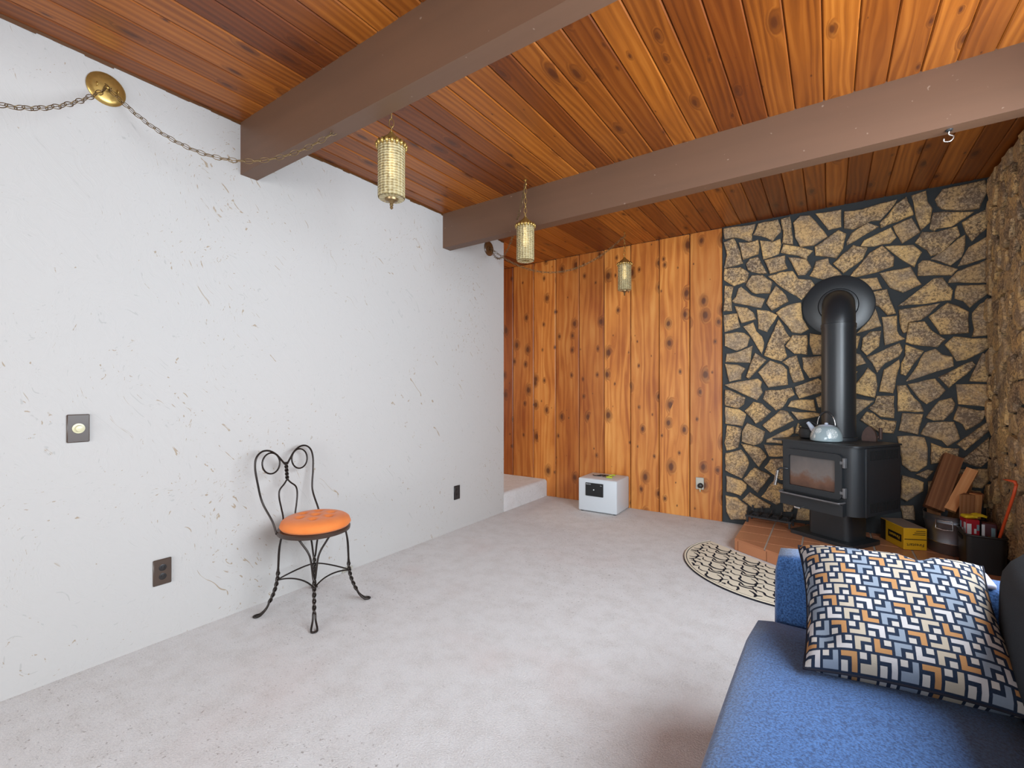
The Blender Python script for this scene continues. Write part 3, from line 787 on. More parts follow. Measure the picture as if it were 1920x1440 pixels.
# pipe, elbow and wall collar
PC = Vector((0.053, 4.285, 0)); PR = 0.108; ZD0 = 1.861
pipe = thing('stove_pipe', 'black stove pipe rising from the stove and bending into the stone wall', 'pipe', (PC.x, PC.y, HH+ZT0+0.015))
zb = HH+ZT0+0.015
MB().lathe([(PR, 0), (PR, 1.68-zb)], (0, 0, 0), 36).obj('pipe_section', M['pipe'], pipe, SM)
MB().lathe([(PR+0.004, 1.655-zb), (PR+0.004, 1.685-zb), (PR, 1.687-zb)], (0, 0, 0), 36, cap=False).obj('joint_ring', M['pipe'], pipe, SM)
MB().lathe([(PR+0.012, 0.0), (PR+0.012, 0.02), (PR+0.001, 0.024)], (0, 0, 0), 36).obj('flue_collar', M['iron'], pipe, SM)
Re = ZD0-1.69; el = [(0, Re-Re*math.cos(PI/2*k/10), 1.69-zb+Re*math.sin(PI/2*k/10)) for k in range(11)] + [(0, YB-0.031-PC.y, ZD0-zb)]
MB().tube([(0, 0, 1.68-zb)] + el, PR*0.985, 36).obj('elbow', M['pipe'], pipe, SM)
cl = MB().lathe([(0.238, 0.0), (0.238, 0.006), (0.230, 0.010), (0.135, 0.014), (0.128, 0.03), (PR+0.002, 0.032)], (0, YB-0.030-PC.y, ZD0-zb), 48, axis='Y')
cl.obj('wall_collar', M['pipe'], pipe, SM)

# ------------------------------------------------------------------ things on the stove
TOP = HH+ZT0+0.0142
kt = thing('kettle', 'pale blue enamel kettle with white lace pattern on the stove', 'kettle', (-0.022, 4.062, TOP+0.002), math.radians(-35))
MB().lathe([(0.088, 0.0), (0.098, 0.006), (0.100, 0.02), (0.096, 0.05), (0.084, 0.08), (0.066, 0.102), (0.05, 0.110)], seg=36).obj('body', M['kettle'], kt, SM)
MB().lathe([(0.052, 0.108), (0.046, 0.114), (0.02, 0.120), (0.012, 0.121), (0.012, 0.130), (0.006, 0.134)], seg=24).obj('lid', M['kettle_grey'], kt, SM)
MB().tube([(-0.075, 0, 0.055), (-0.10, 0, 0.078), (-0.128, 0, 0.112), (-0.140, 0, 0.124)], [0.024, 0.019, 0.014, 0.013], 14).obj('spout', M['kettle_grey'], kt, SM)
arc = [(0.066*math.cos(a), 0, 0.105+0.105*math.sin(a)) for a in [PI*k/20 for k in range(21)]]
hnd = MB().tube(arc, 0.0035, 8).obj('handle', M['chrome'], kt, True)
MB().tube(arc[5:16], 0.0075, 10).obj('grip', M['castiron'], hnd, True)
pot = thing('iron_pot', 'small dark cast-iron pot behind the pale blue kettle', 'pot', (-0.137, 4.232, TOP))
MB().lathe([(0.045, 0.0), (0.06, 0.01), (0.066, 0.045), (0.058, 0.075), (0.062, 0.082), (0.05, 0.082), (0.045, 0.03)], seg=24).obj('bowl', M['castiron'], pot, SM)
MB().tube([(-0.06*math.cos(a), 0.0, 0.078+0.05*math.sin(a)) for a in [PI*k/14 for k in range(15)]], 0.004, 8).obj('handle', M['castiron'], pot, True)
ir = thing('sad_iron', 'rusty brown sad iron standing on its heel on the stove', 'iron', (0.236, 4.262, TOP), math.radians(-18))
sole = [(-0.042, 0), (-0.044, 0.03), (-0.036, 0.065), (-0.018, 0.095), (0, 0.108), (0.018, 0.095), (0.036, 0.065), (0.044, 0.03), (0.042, 0)]
MB().prism(sole[::-1], lambda a, b, t: (a, t, b), -0.012, 0.022).obj('sole', M['rust'], ir)
hb = MB().tube(crom([(0.0, 0.02, 0.018), (0.03, 0.06, 0.022), (0.048, 0.068, 0.05), (0.05, 0.066, 0.085)], 5), 0.008, 8); hb.tube([(0.05, 0.066, 0.012), (0.05, 0.066, 0.096)], 0.011, 10); hb.obj('handle', M['rust'], ir, SM)

# ------------------------------------------------------------------ log grate at the end of the hearth
gr = thing('log_grate', 'black cast-iron log grate standing on the hearth against the stones', 'grate', (-0.41, 4.40, HH), math.radians(-8))
mb = MB(); mb.box(-0.17, 0.17, -0.075, -0.06, 0.045, 0.06).obj('front_rail', M['castiron'], gr)
MB().box(-0.17, 0.17, 0.05, 0.065, 0.045, 0.06).obj('back_rail', M['castiron'], gr)
for k in range(5):
    x = -0.15+0.075*k
    MB().tube([(x, -0.085, 0.095), (x, -0.075, 0.066), (x, 0.0, 0.06), (x, 0.06, 0.066), (x, 0.075, 0.115 if k < 2 else 0.09)], 0.009, 6).obj('cross_bar', M['castiron'], gr)
for sx in (-1, 1):
    for sy in (-0.067, 0.057): MB().box(sx*0.155-0.007, sx*0.155+0.007, sy-0.007, sy+0.007, 0.0005, 0.05).obj('leg', M['castiron'], gr)

# ------------------------------------------------------------------ firestarter carton
fb = thing('firestarter_carton', 'yellow and black firestarter carton lying upside down beside the stove pedestal', 'box', (0.423, 4.205, HH+0.001), math.radians(24))
BW, BL, BH = 0.142, 0.27, 0.150
MB().rbox(0, BW, 0, BL, 0, BH, 0.003, 1).obj('carton', M['yellow_box'], fb)
MB().box(0.004, BW-0.004, 0.004, BL-0.002, BH, BH+0.0012).obj('carton_underside', M['carton_top'], fb)
MB().box(-0.0012, 0.0, 0.205, BL-0.001, 0.002, BH-0.002).obj('dark_end_print', M['black_print'], fb)
MB().box(-0.0012, 0.0, 0.025, 0.175, 0.045, 0.095).obj('name_panel', M['black_print'], fb)
MB().box(0.004, BW-0.004, -0.001, 0.0, 0.071, 0.076).obj('flap_gap', M['black_print'], fb)
for k in range(3): MB().box(0.055+0.01*k, BW-0.01, -0.001, 0.0, 0.105+0.012*k, 0.109+0.012*k).obj('small_print_line', M['black_print'], fb)
up = Matrix.Rotation(PI/2, 4, 'X') @ Matrix.Rotation(PI, 4, 'Z')
text('lettering', 'Firestart', 0.031, M['black_print'], fb, Matrix.Translation((BW/2, -0.001, 0.036)) @ up)
text('lettering', 'Firestart', 0.034, M['yellow_box'], fb, Matrix.Translation((-0.0018, 0.10, 0.070)) @ Matrix.Rotation(-PI/2, 4, 'Z') @ up)

# ------------------------------------------------------------------ metal bucket with firewood
bk = thing('metal_bucket', 'dull galvanised metal bucket full of split firewood beside the stone corner', 'bucket', (0.695, 4.345, HH+0.001))
hb_ = 0.262
prof = [(0.126, 0.0), (0.128, 0.004), (0.134, 0.07), (0.1365, 0.074), (0.1365, 0.080), (0.135, 0.084), (0.150, 0.205), (0.1525, 0.21), (0.1525, 0.216), (0.151, 0.22), (0.154, 0.256), (0.158, 0.262), (0.152, 0.262), (0.145, 0.20), (0.122, 0.012), (0.02, 0.010)]
MB().lathe(prof, seg=40).obj('pail', M['galv'], bk, SM)
MB().tube([(0.1385*math.cos(2*PI*k/40), 0.1385*math.sin(2*PI*k/40), 0.078) for k in range(40)], 0.0028, 6, True).obj('band', M['chrome'], bk, True)
ha = math.radians(-115)
def bp(da, z, r=0.158): return (r*math.cos(ha+da), r*math.sin(ha+da), z)
MB().tube([bp(-0.28, 0.235), bp(0, 0.232, 0.166), bp(0.28, 0.235), bp(0.29, 0.175), bp(0, 0.172, 0.164), bp(-0.29, 0.175)], 0.0038, 6, True).obj('side_handle', M['chrome'], bk, True)
def log(p0, p1, sec, roll, label, m='firewood', name='firewood_log'):
    p0, p1 = Vector(p0), Vector(p1); ax = (p1-p0); L = ax.length; q = ax.normalized().to_track_quat('Z', 'Y')
    o = MB().prism(sec, XYZ, 0, L).obj(name, M[m]); 
    o.matrix_world = Matrix.Translation(p0) @ q.to_matrix().to_4x4() @ Matrix.Rotation(roll, 4, 'Z')
    return tag(o, label, 'firewood', 'split firewood in the metal bucket')
sq = lambda a, b: [(-a, -b), (a*0.95, -b*1.05), (a, b), (-a*1.02, b*0.92)]
tri = lambda a, b: [(-a, -b), (a, -b*0.9), (a*0.3, b)]
BZ = HH+0.03
log((0.588, 4.300, 0.372), (0.712, 4.452, 0.725), sq(0.052, 0.036), 0.75, 'thick square-sawn brown log leaning highest out of the bucket')
log((0.672, 4.288, 0.375), (0.806, 4.418, 0.645), sq(0.030, 0.021), 0.55, 'bright orange split stick leaning over the middle of the bucket', 'freshwood')
log((0.735, 4.262, BZ), (0.738, 4.246, 0.505), tri(0.042, 0.030), 0.1, 'dull brown split log upright under the bright orange stick')
log((0.782, 4.300, BZ), (0.796, 4.280, 0.505), sq(0.017, 0.026), 0.1, 'narrow pale upright split next to the yellow gloves', 'freshwood')
log((0.780, 4.385, BZ), (0.822, 4.365, 0.500), sq(0.022, 0.026), 0.5, 'dark weathered split log on the stone side of the bucket')
log((0.700, 4.405, BZ), (0.775, 4.470, 0.600), sq(0.040, 0.028), 1.2, 'shadowed brown log at the back of the bucket')
log((0.625, 4.395, BZ), (0.606, 4.418, 0.430), tri(0.036, 0.040), 2.2, 'rough bark-edged log on the stove side of the bucket')

# ------------------------------------------------------------------ black tub with packages, gloves and poker
TX0, TX1, TY0, TY1, TH = 0.688, 0.872, 3.925, 4.178, 0.225
tub = thing('black_tub', 'black plastic tub with a handle slot in front of the metal bucket', 'tub', (0, 0, HH+0.001))
mb = MB(); oo = rrect(TX0, TX1, TY0, TY1, 0.03); i2 = rrect(TX0+0.006, TX1-0.006, TY0+0.006, TY1-0.006, 0.026); n = len(oo)
cxm, cym = (TX0+TX1)/2, (TY0+TY1)/2; sh = lambda p, k: (cxm+(p[0]-cxm)*k, cym+(p[1]-cym)*k)
vs = [(*sh(p, .95), 0) for p in oo]+[(*p, TH) for p in oo]+[(*p, TH) for p in i2]+[(*sh(p, .95), 0.006) for p in i2]
fs = [list(range(n))[::-1]]+[(r*n+i, r*n+(i+1) % n, (r+1)*n+(i+1) % n, (r+1)*n+i) for r in range(3) for i in range(n)]+[list(range(3*n, 4*n))]
mb.add(vs, fs).obj('shell', M['black_plastic'], tub, SM)
MB().tube([(*p, TH-0.004) for p in oo], 0.007, 6, True).obj('rim', M['black_plastic'], tub, True)
MB().rbox(TX0-0.006, TX0+0.004, 4.02, 4.12, TH-0.055, TH-0.03, 0.004).obj('handle', M['dark'], tub, SM)
def package(name, label, x0, x1, y0, y1, z0, z1, main, rz=0):
    t = thing(name, label, 'package', ((x0+x1)/2, (y0+y1)/2, z0), rz); w, d, h = (x1-x0)/2, (y1-y0)/2, z1-z0
    MB().rbox(-w, w, -d, d, 0, h, 0.003, 1).obj('carton', main, t); return t, w, d, h
z0 = HH+0.009
pk, w, d, h = package('red_package', 'red and white printed package sticking out of the black tub next to the bucket', 0.705, 0.772, 4.075, 4.155, z0, 0.372, M['red_box'], math.radians(12))
def patch(p, x0, x1, z0, z1, d, m, nm='printed_patch'): MB().box(x0, x1, -d-0.0012, -d, z0, z1).obj(nm, m, p)
def patchl(p, y0, y1, z0, z1, w, m, nm='printed_patch'): MB().box(-w-0.0012, -w, y0, y1, z0, z1).obj(nm, m, p)
for (a, b, c, e, mm) in ((-0.03, -0.008, 0.20, 0.265, 'white_print'), (0.005, 0.016, 0.205, 0.235, 'white_print'), (0.018, 0.03, 0.225, 0.262, 'blue_print')): patch(pk, a, b, h-0.29+c, h-0.29+e, d, M[mm])
for (a, b, c, e, mm) in ((-0.036, -0.012, 0.20, 0.27, 'white_print'), (0.0, 0.016, 0.19, 0.23, 'white_print'), (0.018, 0.034, 0.225, 0.268, 'blue_print')): patchl(pk, a, b, h-0.29+c, h-0.29+e, w, M[mm])
pk2, w, d, h = package('maroon_package', 'maroon package with white and yellow print in the black tub beside the orange poker', 0.790, 0.856, 4.068, 4.125, z0, 0.362, M['maroon'], math.radians(-8))
for (a, b, c, e, mm) in ((-0.034, -0.020, 0.19, 0.27, 'white_print'), (0.008, 0.026, 0.20, 0.255, 'blue_print'), (-0.006, 0.012, 0.18, 0.20, 'yellow_box'), (0.014, 0.03, 0.178, 0.197, 'red_bright')): patch(pk2, a, b, h-0.28+c, h-0.28+e, d, M[mm])
gv = thing('work_gloves', 'yellow work gloves lying on the red package by the firewood', 'gloves', (0.742, 4.125, 0.3735), math.radians(20))
def finger(mb, pts, r): mb.tube(pts, [r*0.9]+[r]*(len(pts)-2)+[r*0.6], 8)
mb = MB(); mb.rbox(-0.04, 0.02, -0.028, 0.028, 0.0, 0.022, 0.009, 3).obj('palm', M['yellow_glove'], gv, SM)
for k, (yy, L) in enumerate(((-0.021, 0.05), (-0.007, 0.062), (0.007, 0.06), (0.021, 0.048))):
    mb = MB(); finger(mb, [(0.012, yy, 0.013), (0.03, yy*1.1, 0.02), (0.02+L*0.6, yy*1.2, 0.022), (0.02+L, yy*1.3, 0.014)], 0.0085); mb.obj('finger', M['yellow_glove'], gv, SM)
mb = MB(); finger(mb, [(-0.02, -0.024, 0.012), (-0.008, -0.042, 0.02), (0.01, -0.048, 0.016)], 0.009); mb.obj('thumb', M['yellow_glove'], gv, SM)
pkr = thing('fire_poker', 'orange painted fire poker with bent hook standing in the black tub', 'poker', (0.812, 4.03, HH+0.01))
b0 = Vector((0.812, 4.03, HH+0.01)); P = [Vector(p)-b0 for p in ((0.812, 4.03, HH+0.012), (0.868, 3.815, 0.60), (0.873, 3.795, 0.66))]
MB().tube(P, 0.0075, 10).obj('shaft', M['orange_tool'], pkr, True)
MB().tube([P[2]-Vector((0, 0, .008)), P[2]+Vector((-0.005, 0.004, 0.012)), P[2]+Vector((-0.025, 0.035, 0.014)), P[2]+Vector((-0.04, 0.065, 0.012))], [0.0075, 0.009, 0.006, 0.002], 8).obj('hook', M['orange_tool'], pkr, True)

# ------------------------------------------------------------------ wire parlour chair
ch = thing('wire_chair', 'dark twisted-wire parlour chair with round seat against the white wall', 'chair', (-2.337, 1.511, 0.0), math.radians(12))
SR, SZ = 0.186, 0.445
MB().lathe([(SR-0.012, SZ-0.022), (SR, SZ-0.018), (SR+0.002, SZ-0.004), (SR-0.004, SZ+0.004), (SR-0.014, SZ+0.005), (0.01, SZ+0.002)], seg=40).obj('seat', M['seat_rim'], ch, SM)
def pol(r, a, z): return Vector((r*math.cos(a), r*math.sin(a), z))
rw = 0.0052
for q in range(4):
    th0 = PI/4+q*PI/2; mb = MB()
    top = lambda sg: pol(SR-0.012, th0+sg*0.46, SZ-0.012)
    for sg in (-1, 1):
        pts = crom([top(sg), pol(0.172, th0+sg*0.34, 0.405), pol(0.174, th0+sg*0.12, 0.34), pol(0.178, th0+sg*0.03, 0.23)], 6)
        tw_ = []
        for k in range(1, 41):
            t = k/40; r = 0.178+0.044*t*t; z = 0.23-0.168*t; a = sg*PI/2+t*2*PI*3.0
            c = pol(r, th0, z); tan = pol(1, th0+PI/2, 0); rad = pol(1, th0, 0)
            tw_.append(c+tan*(0.0056*math.sin(a))+rad*(0.0056*math.cos(a)))
        foot = crom([tw_[-1], pol(0.236, th0+sg*0.030, 0.036), pol(0.262, th0+sg*0.052, 0.011), pol(0.285, th0+sg*0.045, 0.0062), pol(0.294, th0+sg*0.004, 0.006)], 5)
        mb.tube(pts[:-1]+tw_+foot[1:], rw, 6)
    mb.obj('leg', M['wire'], ch, True)
for q in range(4):
    a0 = PI/4+q*PI/2; a1 = a0+PI/2
    MB().tube(bez(pol(0.19, a0, 0.178), pol(0.12, a0+0.25, 0.205), pol(0.12, a1-0.25, 0.205), pol(0.19, a1, 0.178), 14), 0.0042, 6).obj('stretcher', M['wire'], ch, True)
def bk_(s, z):
    """point on the back: s sideways, z height; it leans away from the seat"""
    x0 = -math.sqrt(max(SR**2-min(abs(s), SR*0.9)**2, 0)); k = min(1, max(0, (z-SZ)/0.16))
    return Vector((x0*(1-k)+(-0.175-0.02*0)*k-0.10*max(0, z-SZ), s, z))
hoopz = 0.793
for sg in (-1, 1):
    p2 = [(0.155, SZ-0.012), (0.158, 0.50), (0.172, 0.60), (0.190, 0.71), (0.197, 0.785), (0.185, 0.835), (0.150, 0.862), (0.105, 0.862), (0.062, 0.838), (0.028, 0.80), (0.008, 0.775)]
    MB().tube(crom([bk_(sg*a, z) for a, z in p2], 6), rw, 8).obj('back_hoop', M['wire'], ch, True)
    cir = [bk_(sg*(0.097+0.056*math.cos(2*PI*k/28)), hoopz+0.056*math.sin(2*PI*k/28)) for k in range(28)]
    MB().tube(cir, 0.0045, 8, True).obj('back_ring', M['wire'], ch, True)
mb = MB()
for sg in (-1, 1):
    tws = [bk_(0.0055*math.cos(2*PI*2.5*t+(0 if sg > 0 else PI)), 0.785-0.10*t)+Vector((0.0055*math.sin(2*PI*2.5*t+(0 if sg > 0 else PI)), 0, 0)) for t in [k/24 for k in range(25)]]
    vase = crom([bk_(sg*a, z) for a, z in ((0.006, 0.685), (0.022, 0.668), (0.055, 0.64), (0.062, 0.60), (0.052, 0.54), (0.042, 0.49), (0.044, SZ-0.010))], 5)
    mb.tube(tws, rw, 8); mb.tube(vase, 0.0045, 8)
mb.obj('back_splat', M['wire'], ch, True)
cu = MB(); R0, nr, na = 0.182, 18, 56; vs = []; fs = []
tufts = [(0, 0)]+[(0.085*math.cos(2*PI*k/6+0.3), 0.085*math.sin(2*PI*k/6+0.3)) for k in range(6)]
def ctop(x, y):
    r = math.hypot(x, y)/R0; z = 0.048*(1-r**5)**0.5 if r < 1 else 0
    for tx, ty in tufts: z -= 0.024*math.exp(-((x-tx)**2+(y-ty)**2)/0.017**2)
    return z
for i in range(nr+1):
    r = R0*(i/nr)**0.8 if i else 0.001
    for k in range(na): a = 2*PI*k/na; x, y = r*math.cos(a), r*math.sin(a); vs.append((x, y, max(0.012, ctop(x, y)+0.014)))
for i in range(nr):
    for k in range(na): fs.append((i*na+k, (i+1)*na+k, (i+1)*na+(k+1) % na, i*na+(k+1) % na))
n0 = len(vs)
for k in range(na): a = 2*PI*k/na; vs.append((R0*0.95*math.cos(a), R0*0.95*math.sin(a), 0.0))
for k in range(na): fs.append((nr*na+k, n0+k, n0+(k+1) % na, nr*na+(k+1) % na))
fs.append([n0+k for k in range(na)][::-1]); fs.append(list(range(na)))
cush = thing('seat_cushion', 'round orange tufted velvet cushion on the wire chair', 'cushion', (-2.330, 1.516, SZ+0.006))
cu.add(vs, fs).obj('pad', M['orange'], cush, True)
for tx, ty in tufts: MB().lathe([(0.007, 0), (0.006, 0.003), (0.002, 0.0045)], (tx, ty, ctop(tx, ty)+0.014), 10).obj('tuft_button', M['orange'], cush, SM)

# ------------------------------------------------------------------ fire safe with keys
sf = thing('fire_safe', 'light grey box safe with a black lock panel on the carpet by the boards', 'safe', (-2.056, 4.19, 0.001), math.radians(1))
MB().rbox(0, 0.395, 0.0, 0.345, 0.006, 0.325, 0.014, 3).obj('body', M['safe'], sf, SM)
for x in (0.03, 0.365):
    for y in (0.03, 0.31): MB().lathe([(0.016, 0), (0.016, 0.007)], (x, y, 0), 12).obj('foot', M['black_plastic'], sf)
lp = MB().rbox(0.080, 0.262, -0.010, 0.001, 0.158, 0.285, 0.003, 1).obj('lock_panel', M['black_plastic'], sf)
fz = Matrix.Rotation(PI/2, 4, 'X')
MB().lathe([(0.006, 0), (0.006, 0.004)], (0.168, -0.010, 0.222), 12, axis='Y').obj('keyhole', M['white_print'], lp)
text('lettering', '/SENTRY', 0.014, M['white_print'], lp, Matrix.Translation((0.112, -0.0104, 0.272)) @ fz)
text('lettering', '1200', 0.009, M['white_print'], lp, Matrix.Translation((0.240, -0.0104, 0.266)) @ fz)
ky = thing('key_bunch', 'black lanyard and keys with a lime tag lying on the safe', 'keys', (-1.86, 4.36, 0.327))
for k in range(5):
    a = k*0.9; x, y = -0.05+0.03*k, 0.02*math.sin(k*2.1)
    MB().box(-0.022, 0.022, -0.006, 0.006, 0, 0.003).xf(Matrix.Translation((x, y, 0.001+0.003*k)) @ Matrix.Rotation(a, 4, 'Z')).obj('key', M['chrome'] if k % 2 else M['castiron'], ky)
MB().tube(crom([(-0.12, 0.01, 0.005), (-0.08, -0.02, 0.006), (-0.03, 0.03, 0.008), (0.02, -0.02, 0.012), (0.06, 0.03, 0.007), (0.02, 0.05, 0.006), (-0.06, 0.04, 0.005)], 6), 0.005, 6).obj('lanyard', M['black_plastic'], ky, True)
MB().tube([(0.05+0.02*math.cos(2*PI*k/16), -0.01+0.02*math.sin(2*PI*k/16), 0.012) for k in range(16)], 0.0018, 6, True).obj('key_ring', M['chrome'], ky, True)
MB().rbox(0.045, 0.105, -0.055, -0.025, 0.001, 0.014, 0.004, 1).obj('lime_tag', M['lime'], ky, SM)
MB().tube(crom([(0.05, -0.02, 0.008), (0.08, 0.01, 0.02), (0.10, 0.04, 0.018), (0.07, 0.05, 0.008)], 5), 0.006, 6).obj('lime_strap', M['lime'], ky, True)

# ------------------------------------------------------------------ wall plates
def plate(name, label, c, w, h, m, cat, kind):
    t = thing(name, label, cat, c)
    MB().rbox(0.0005, 0.009, -w/2, w/2, -h/2, h/2, 0.003, 1).obj('cover_plate', m, t, SM)
    if kind == 'dimmer':
        MB().lathe([(0.021, 0.008), (0.021, 0.012), (0.014, 0.013), (0.012, 0.026), (0.003, 0.028)], seg=20, axis='X').obj('knob', M['knob_ivory'], t, SM)
    else:
        for s in (-1, 1):
            f = MB().lathe([(0.0155, 0.008), (0.0155, 0.0105), (0.014, 0.011)], (0, 0, s*0.021), 20, axis='X').obj('receptacle', M['dark_plate'], t, SM)
            for yy in (-0.006, 0.006): MB().box(0.0108, 0.0112, yy-0.0012, yy+0.0012, s*0.021-0.001, s*0.021+0.008).obj('slot', M['dark'], f)
    return t
plate('dimmer_switch', 'brown wall plate with an ivory dimmer knob on the white wall', (XL, 0.604, 1.033), 0.073, 0.118, M['brown_plate'], 'switch', 'dimmer')
plate('wall_outlet', 'brown duplex outlet low on the white wall below the dimmer', (XL, 0.905, 0.330), 0.074, 0.122, M['brown_plate'], 'outlet', 'duplex')
plate('wall_outlet', 'dark duplex outlet low on the white wall near the hall step', (XL, 3.03, 0.318), 0.074, 0.118, M['dark_plate'], 'outlet', 'duplex')
bo = thing('wall_outlet', 'pale metal outlet with a black plug on the cedar boards', 'outlet', (-0.995, YB, 0.325))
MB().rbox(-0.036, 0.036, -0.012, -0.0005, -0.056, 0.056, 0.004, 1).obj('cover_plate', M['plate_grey'], bo, SM)
pg = MB().lathe([(0.024, 0.011), (0.025, 0.03), (0.018, 0.042), (0.008, 0.045)], (0.008, 0, -0.018), 16, axis='Y').obj('plug', M['black_plastic'], bo, SM)
MB().tube([(0.008, -0.035, -0.035), (0.008, -0.036, -0.05), (0.008, -0.03, -0.072)], 0.006, 8).obj('cord_end', M['knob_ivory'], pg, True)
# chipped plaster patch low on the wall
ptc = MB(); ptc.prism([(-0.03, 0.0), (0.045, 0.004), (0.05, 0.022), (0.01, 0.03), (-0.026, 0.02)], lambda a, b, t: (t, a, b), 0.0005, 0.012)
tag(ptc.obj('plaster_crumb', M['plate_grey'], loc=(XL, 1.925, 0.002)), 'small grey chipped plaster lump at the foot of the white wall beside the chair', 'plaster chip')

# ------------------------------------------------------------------ swag lamps and chains
LK = MB().tube([(0.0, 0.0105*math.sin(a), 0.021*math.cos(a)) for a in [2*PI*k/12 for k in range(12)]], 0.0017, 4, True)
link_mesh = LK.mesh('chain_link', M['brass_dark'], True)
link_bright = LK.mesh('chain_link', M['brass'], True)
def links(parent, pts, mesh, step=0.034):
    pts = [Vector(p) for p in pts]; d = 0; k = 0; acc = 0.0
    for i in range(len(pts)-1):
        a, b = pts[i], pts[i+1]; L = (b-a).length; t = (b-a).normalized()
        while acc <= L:
            p = a+t*acc; q = t.to_track_quat('Z', 'Y').to_matrix().to_4x4()
            inst('chain_link', mesh, parent, Matrix.Translation(p) @ q @ Matrix.Rotation(PI/4+(k % 2)*PI/2, 4, 'Z')); k += 1; acc += step
        acc -= L
def swag(label, a, b, sag, mesh, group=None, over=None):
    a, b = Vector(a), Vector(b)
    t = thing('swag_chain', label, 'chain', a, 0, group)
    pts = [(b-a)*u+Vector((0, 0, -4*sag*u*(1-u))) for u in [k/60 for k in range(61)]]
    links(t, pts, mesh); MB().tube(pts, 0.0014, 5).obj('lamp_cord', M['brass_dark'], t, True)
R1 = (XL+0.022, 0.697, 2.515); R2 = (XL+0.022, 3.482, 2.507)
def rosette(name, label, c, m):
    t = thing(name, label, 'wall plate', (XL, c[1], c[2]))
    MB().lathe([(0.069, 0.0005), (0.069, 0.006), (0.064, 0.011), (0.05, 0.016), (0.02, 0.019), (0.004, 0.0195)], seg=36, axis='X').obj('disc', m, t, SM)
    MB().lathe([(0.007, 0.019), (0.007, 0.027), (0.003, 0.030)], seg=14, axis='X').obj('cap_nut', m, t, SM)
    for s in (-1, 1): MB().tube([(0.018+0.009*math.sin(2*PI*k/12), s*0.036, 0.009*math.cos(2*PI*k/12)) for k in range(12)], 0.0022, 6, True).obj('chain_loop', m, t, True)
rosette('chain_rosette', 'round polished brass wall plate holding two chains under the ceiling', R1, M['brass'])
rosette('chain_rosette', 'small round brown wall plate holding chains near the hall opening', R2, M['rosette_brown'])
def lamp(label, x, y, ztop, zfin, vis):
    zc = ZC(x); t = thing('swag_lamp', label, 'lamp', (x, y, ztop-0.31), 0, 'amber glass swag lamps')
    Hh = 0.31
    MB().lathe([(0.060, 0.004), (0.0615, 0.012), (0.0615, 0.238), (0.060, 0.244), (0.0575, 0.244), (0.0585, 0.236), (0.0585, 0.014), (0.056, 0.008), (0.03, 0.007), (0.03, 0.0), (0.056, 0.0)], seg=40, cap=False).obj('glass_shade', M['lampglass'], t, SM)
    cp = MB().lathe([(0.060, 0.247), (0.058, 0.256), (0.042, 0.272), (0.02, 0.290), (0.009, 0.305), (0.007, 0.31)], seg=30).obj('cap', M['brass'], t, SM)
    cr = MB()
    for k in range(18):
        a = 2*PI*k/18; cr.tube([(0.0625*math.cos(a), 0.0625*math.sin(a), 0.228), (0.0665*math.cos(a), 0.0665*math.sin(a), 0.243), (0.0625*math.cos(a), 0.0625*math.sin(a), 0.256)], [0.004, 0.009, 0.004], 6)
    cr.obj('crown_collar', M['brass'], t, True)
    MB().lathe([(0.004, 0.10), (0.016, 0.12), (0.020, 0.145), (0.012, 0.18), (0.012, 0.235)], seg=16).obj('bulb', M['bulb'], t, True)
    if vis: MB().lathe([(0.030, 0.0), (0.028, -0.008), (0.012, -0.014), (0.007, -0.022), (0.009, -0.028), (0.005, -0.034), (0.008, -0.041), (0.002, -0.048)], seg=18).obj('finial', M['brass_dark'], t, SM)
    hk = MB().tube(crom([(0, 0, zc-ztop+0.31), (0, 0, zc-ztop+0.29), (0.008, 0, zc-ztop+0.278), (0, 0, zc-ztop+0.27)], 4), 0.003, 6); hk.lathe([(0.012, zc-ztop+0.305), (0.010, zc-ztop+0.31)], seg=12); hk.obj('ceiling_hook', M['brass'], t, SM)
    chn = bpy.data.objects.new('hanging_chain', None); C.objects.link(chn); chn.parent = t
    links(chn, [(0, 0, 0.315), (0, 0, zc-ztop+0.29)], link_bright)
L1 = (-1.666, 1.466); L2 = (-1.741, 2.726); L3 = (-1.573, 4.168)
lamp('pebbled amber glass lamp with a brass finial hanging behind the first beam', *L1, 2.382, 0, True)
lamp('plain-bottomed amber glass lamp hanging before the beam near the hall', *L2, 2.392, 0, False)
lamp('amber glass lamp with finial hanging closest to the cedar boards', *L3, 2.42, 0, True)
swag('brass chain from the polished wall plate under the beam to the finial lamp', R1, (L1[0], L1[1], ZC(L1[0])-0.03), 0.345, link_mesh)
swag('brass chain from the polished wall plate toward the room side away from the beams', R1, (-1.67, -0.50, ZC(-1.67)-0.03), 0.455, link_mesh)
swag('short brass chain from the brown wall plate to the lamp in front of the beam', R2, (L2[0], L2[1], ZC(L2[0])-0.03), 0.265, link_mesh)
swag('long brass chain drooping from the brown wall plate across the cedar boards', R2, (L3[0], L3[1], ZC(L3[0])-0.03), 0.28, link_mesh)
hk = thing('beam_hook', 'small bright metal hook under the beam above the stove', 'hook', (0.452, 2.9, ZC(0.452)-0.28))
MB().lathe([(0.012, -0.006), (0.014, 0.0)], seg=12).obj('mount', M['castiron'], hk)
MB().tube(crom([(0, 0, -0.006), (0, 0.004, -0.02), (0.016, 0.004, -0.034), (0.004, 0.004, -0.052), (-0.016, 0.004, -0.048), (-0.018, 0.0, -0.036)], 5), 0.0035, 6).obj('bent_wire', M['chrome'], hk, True)

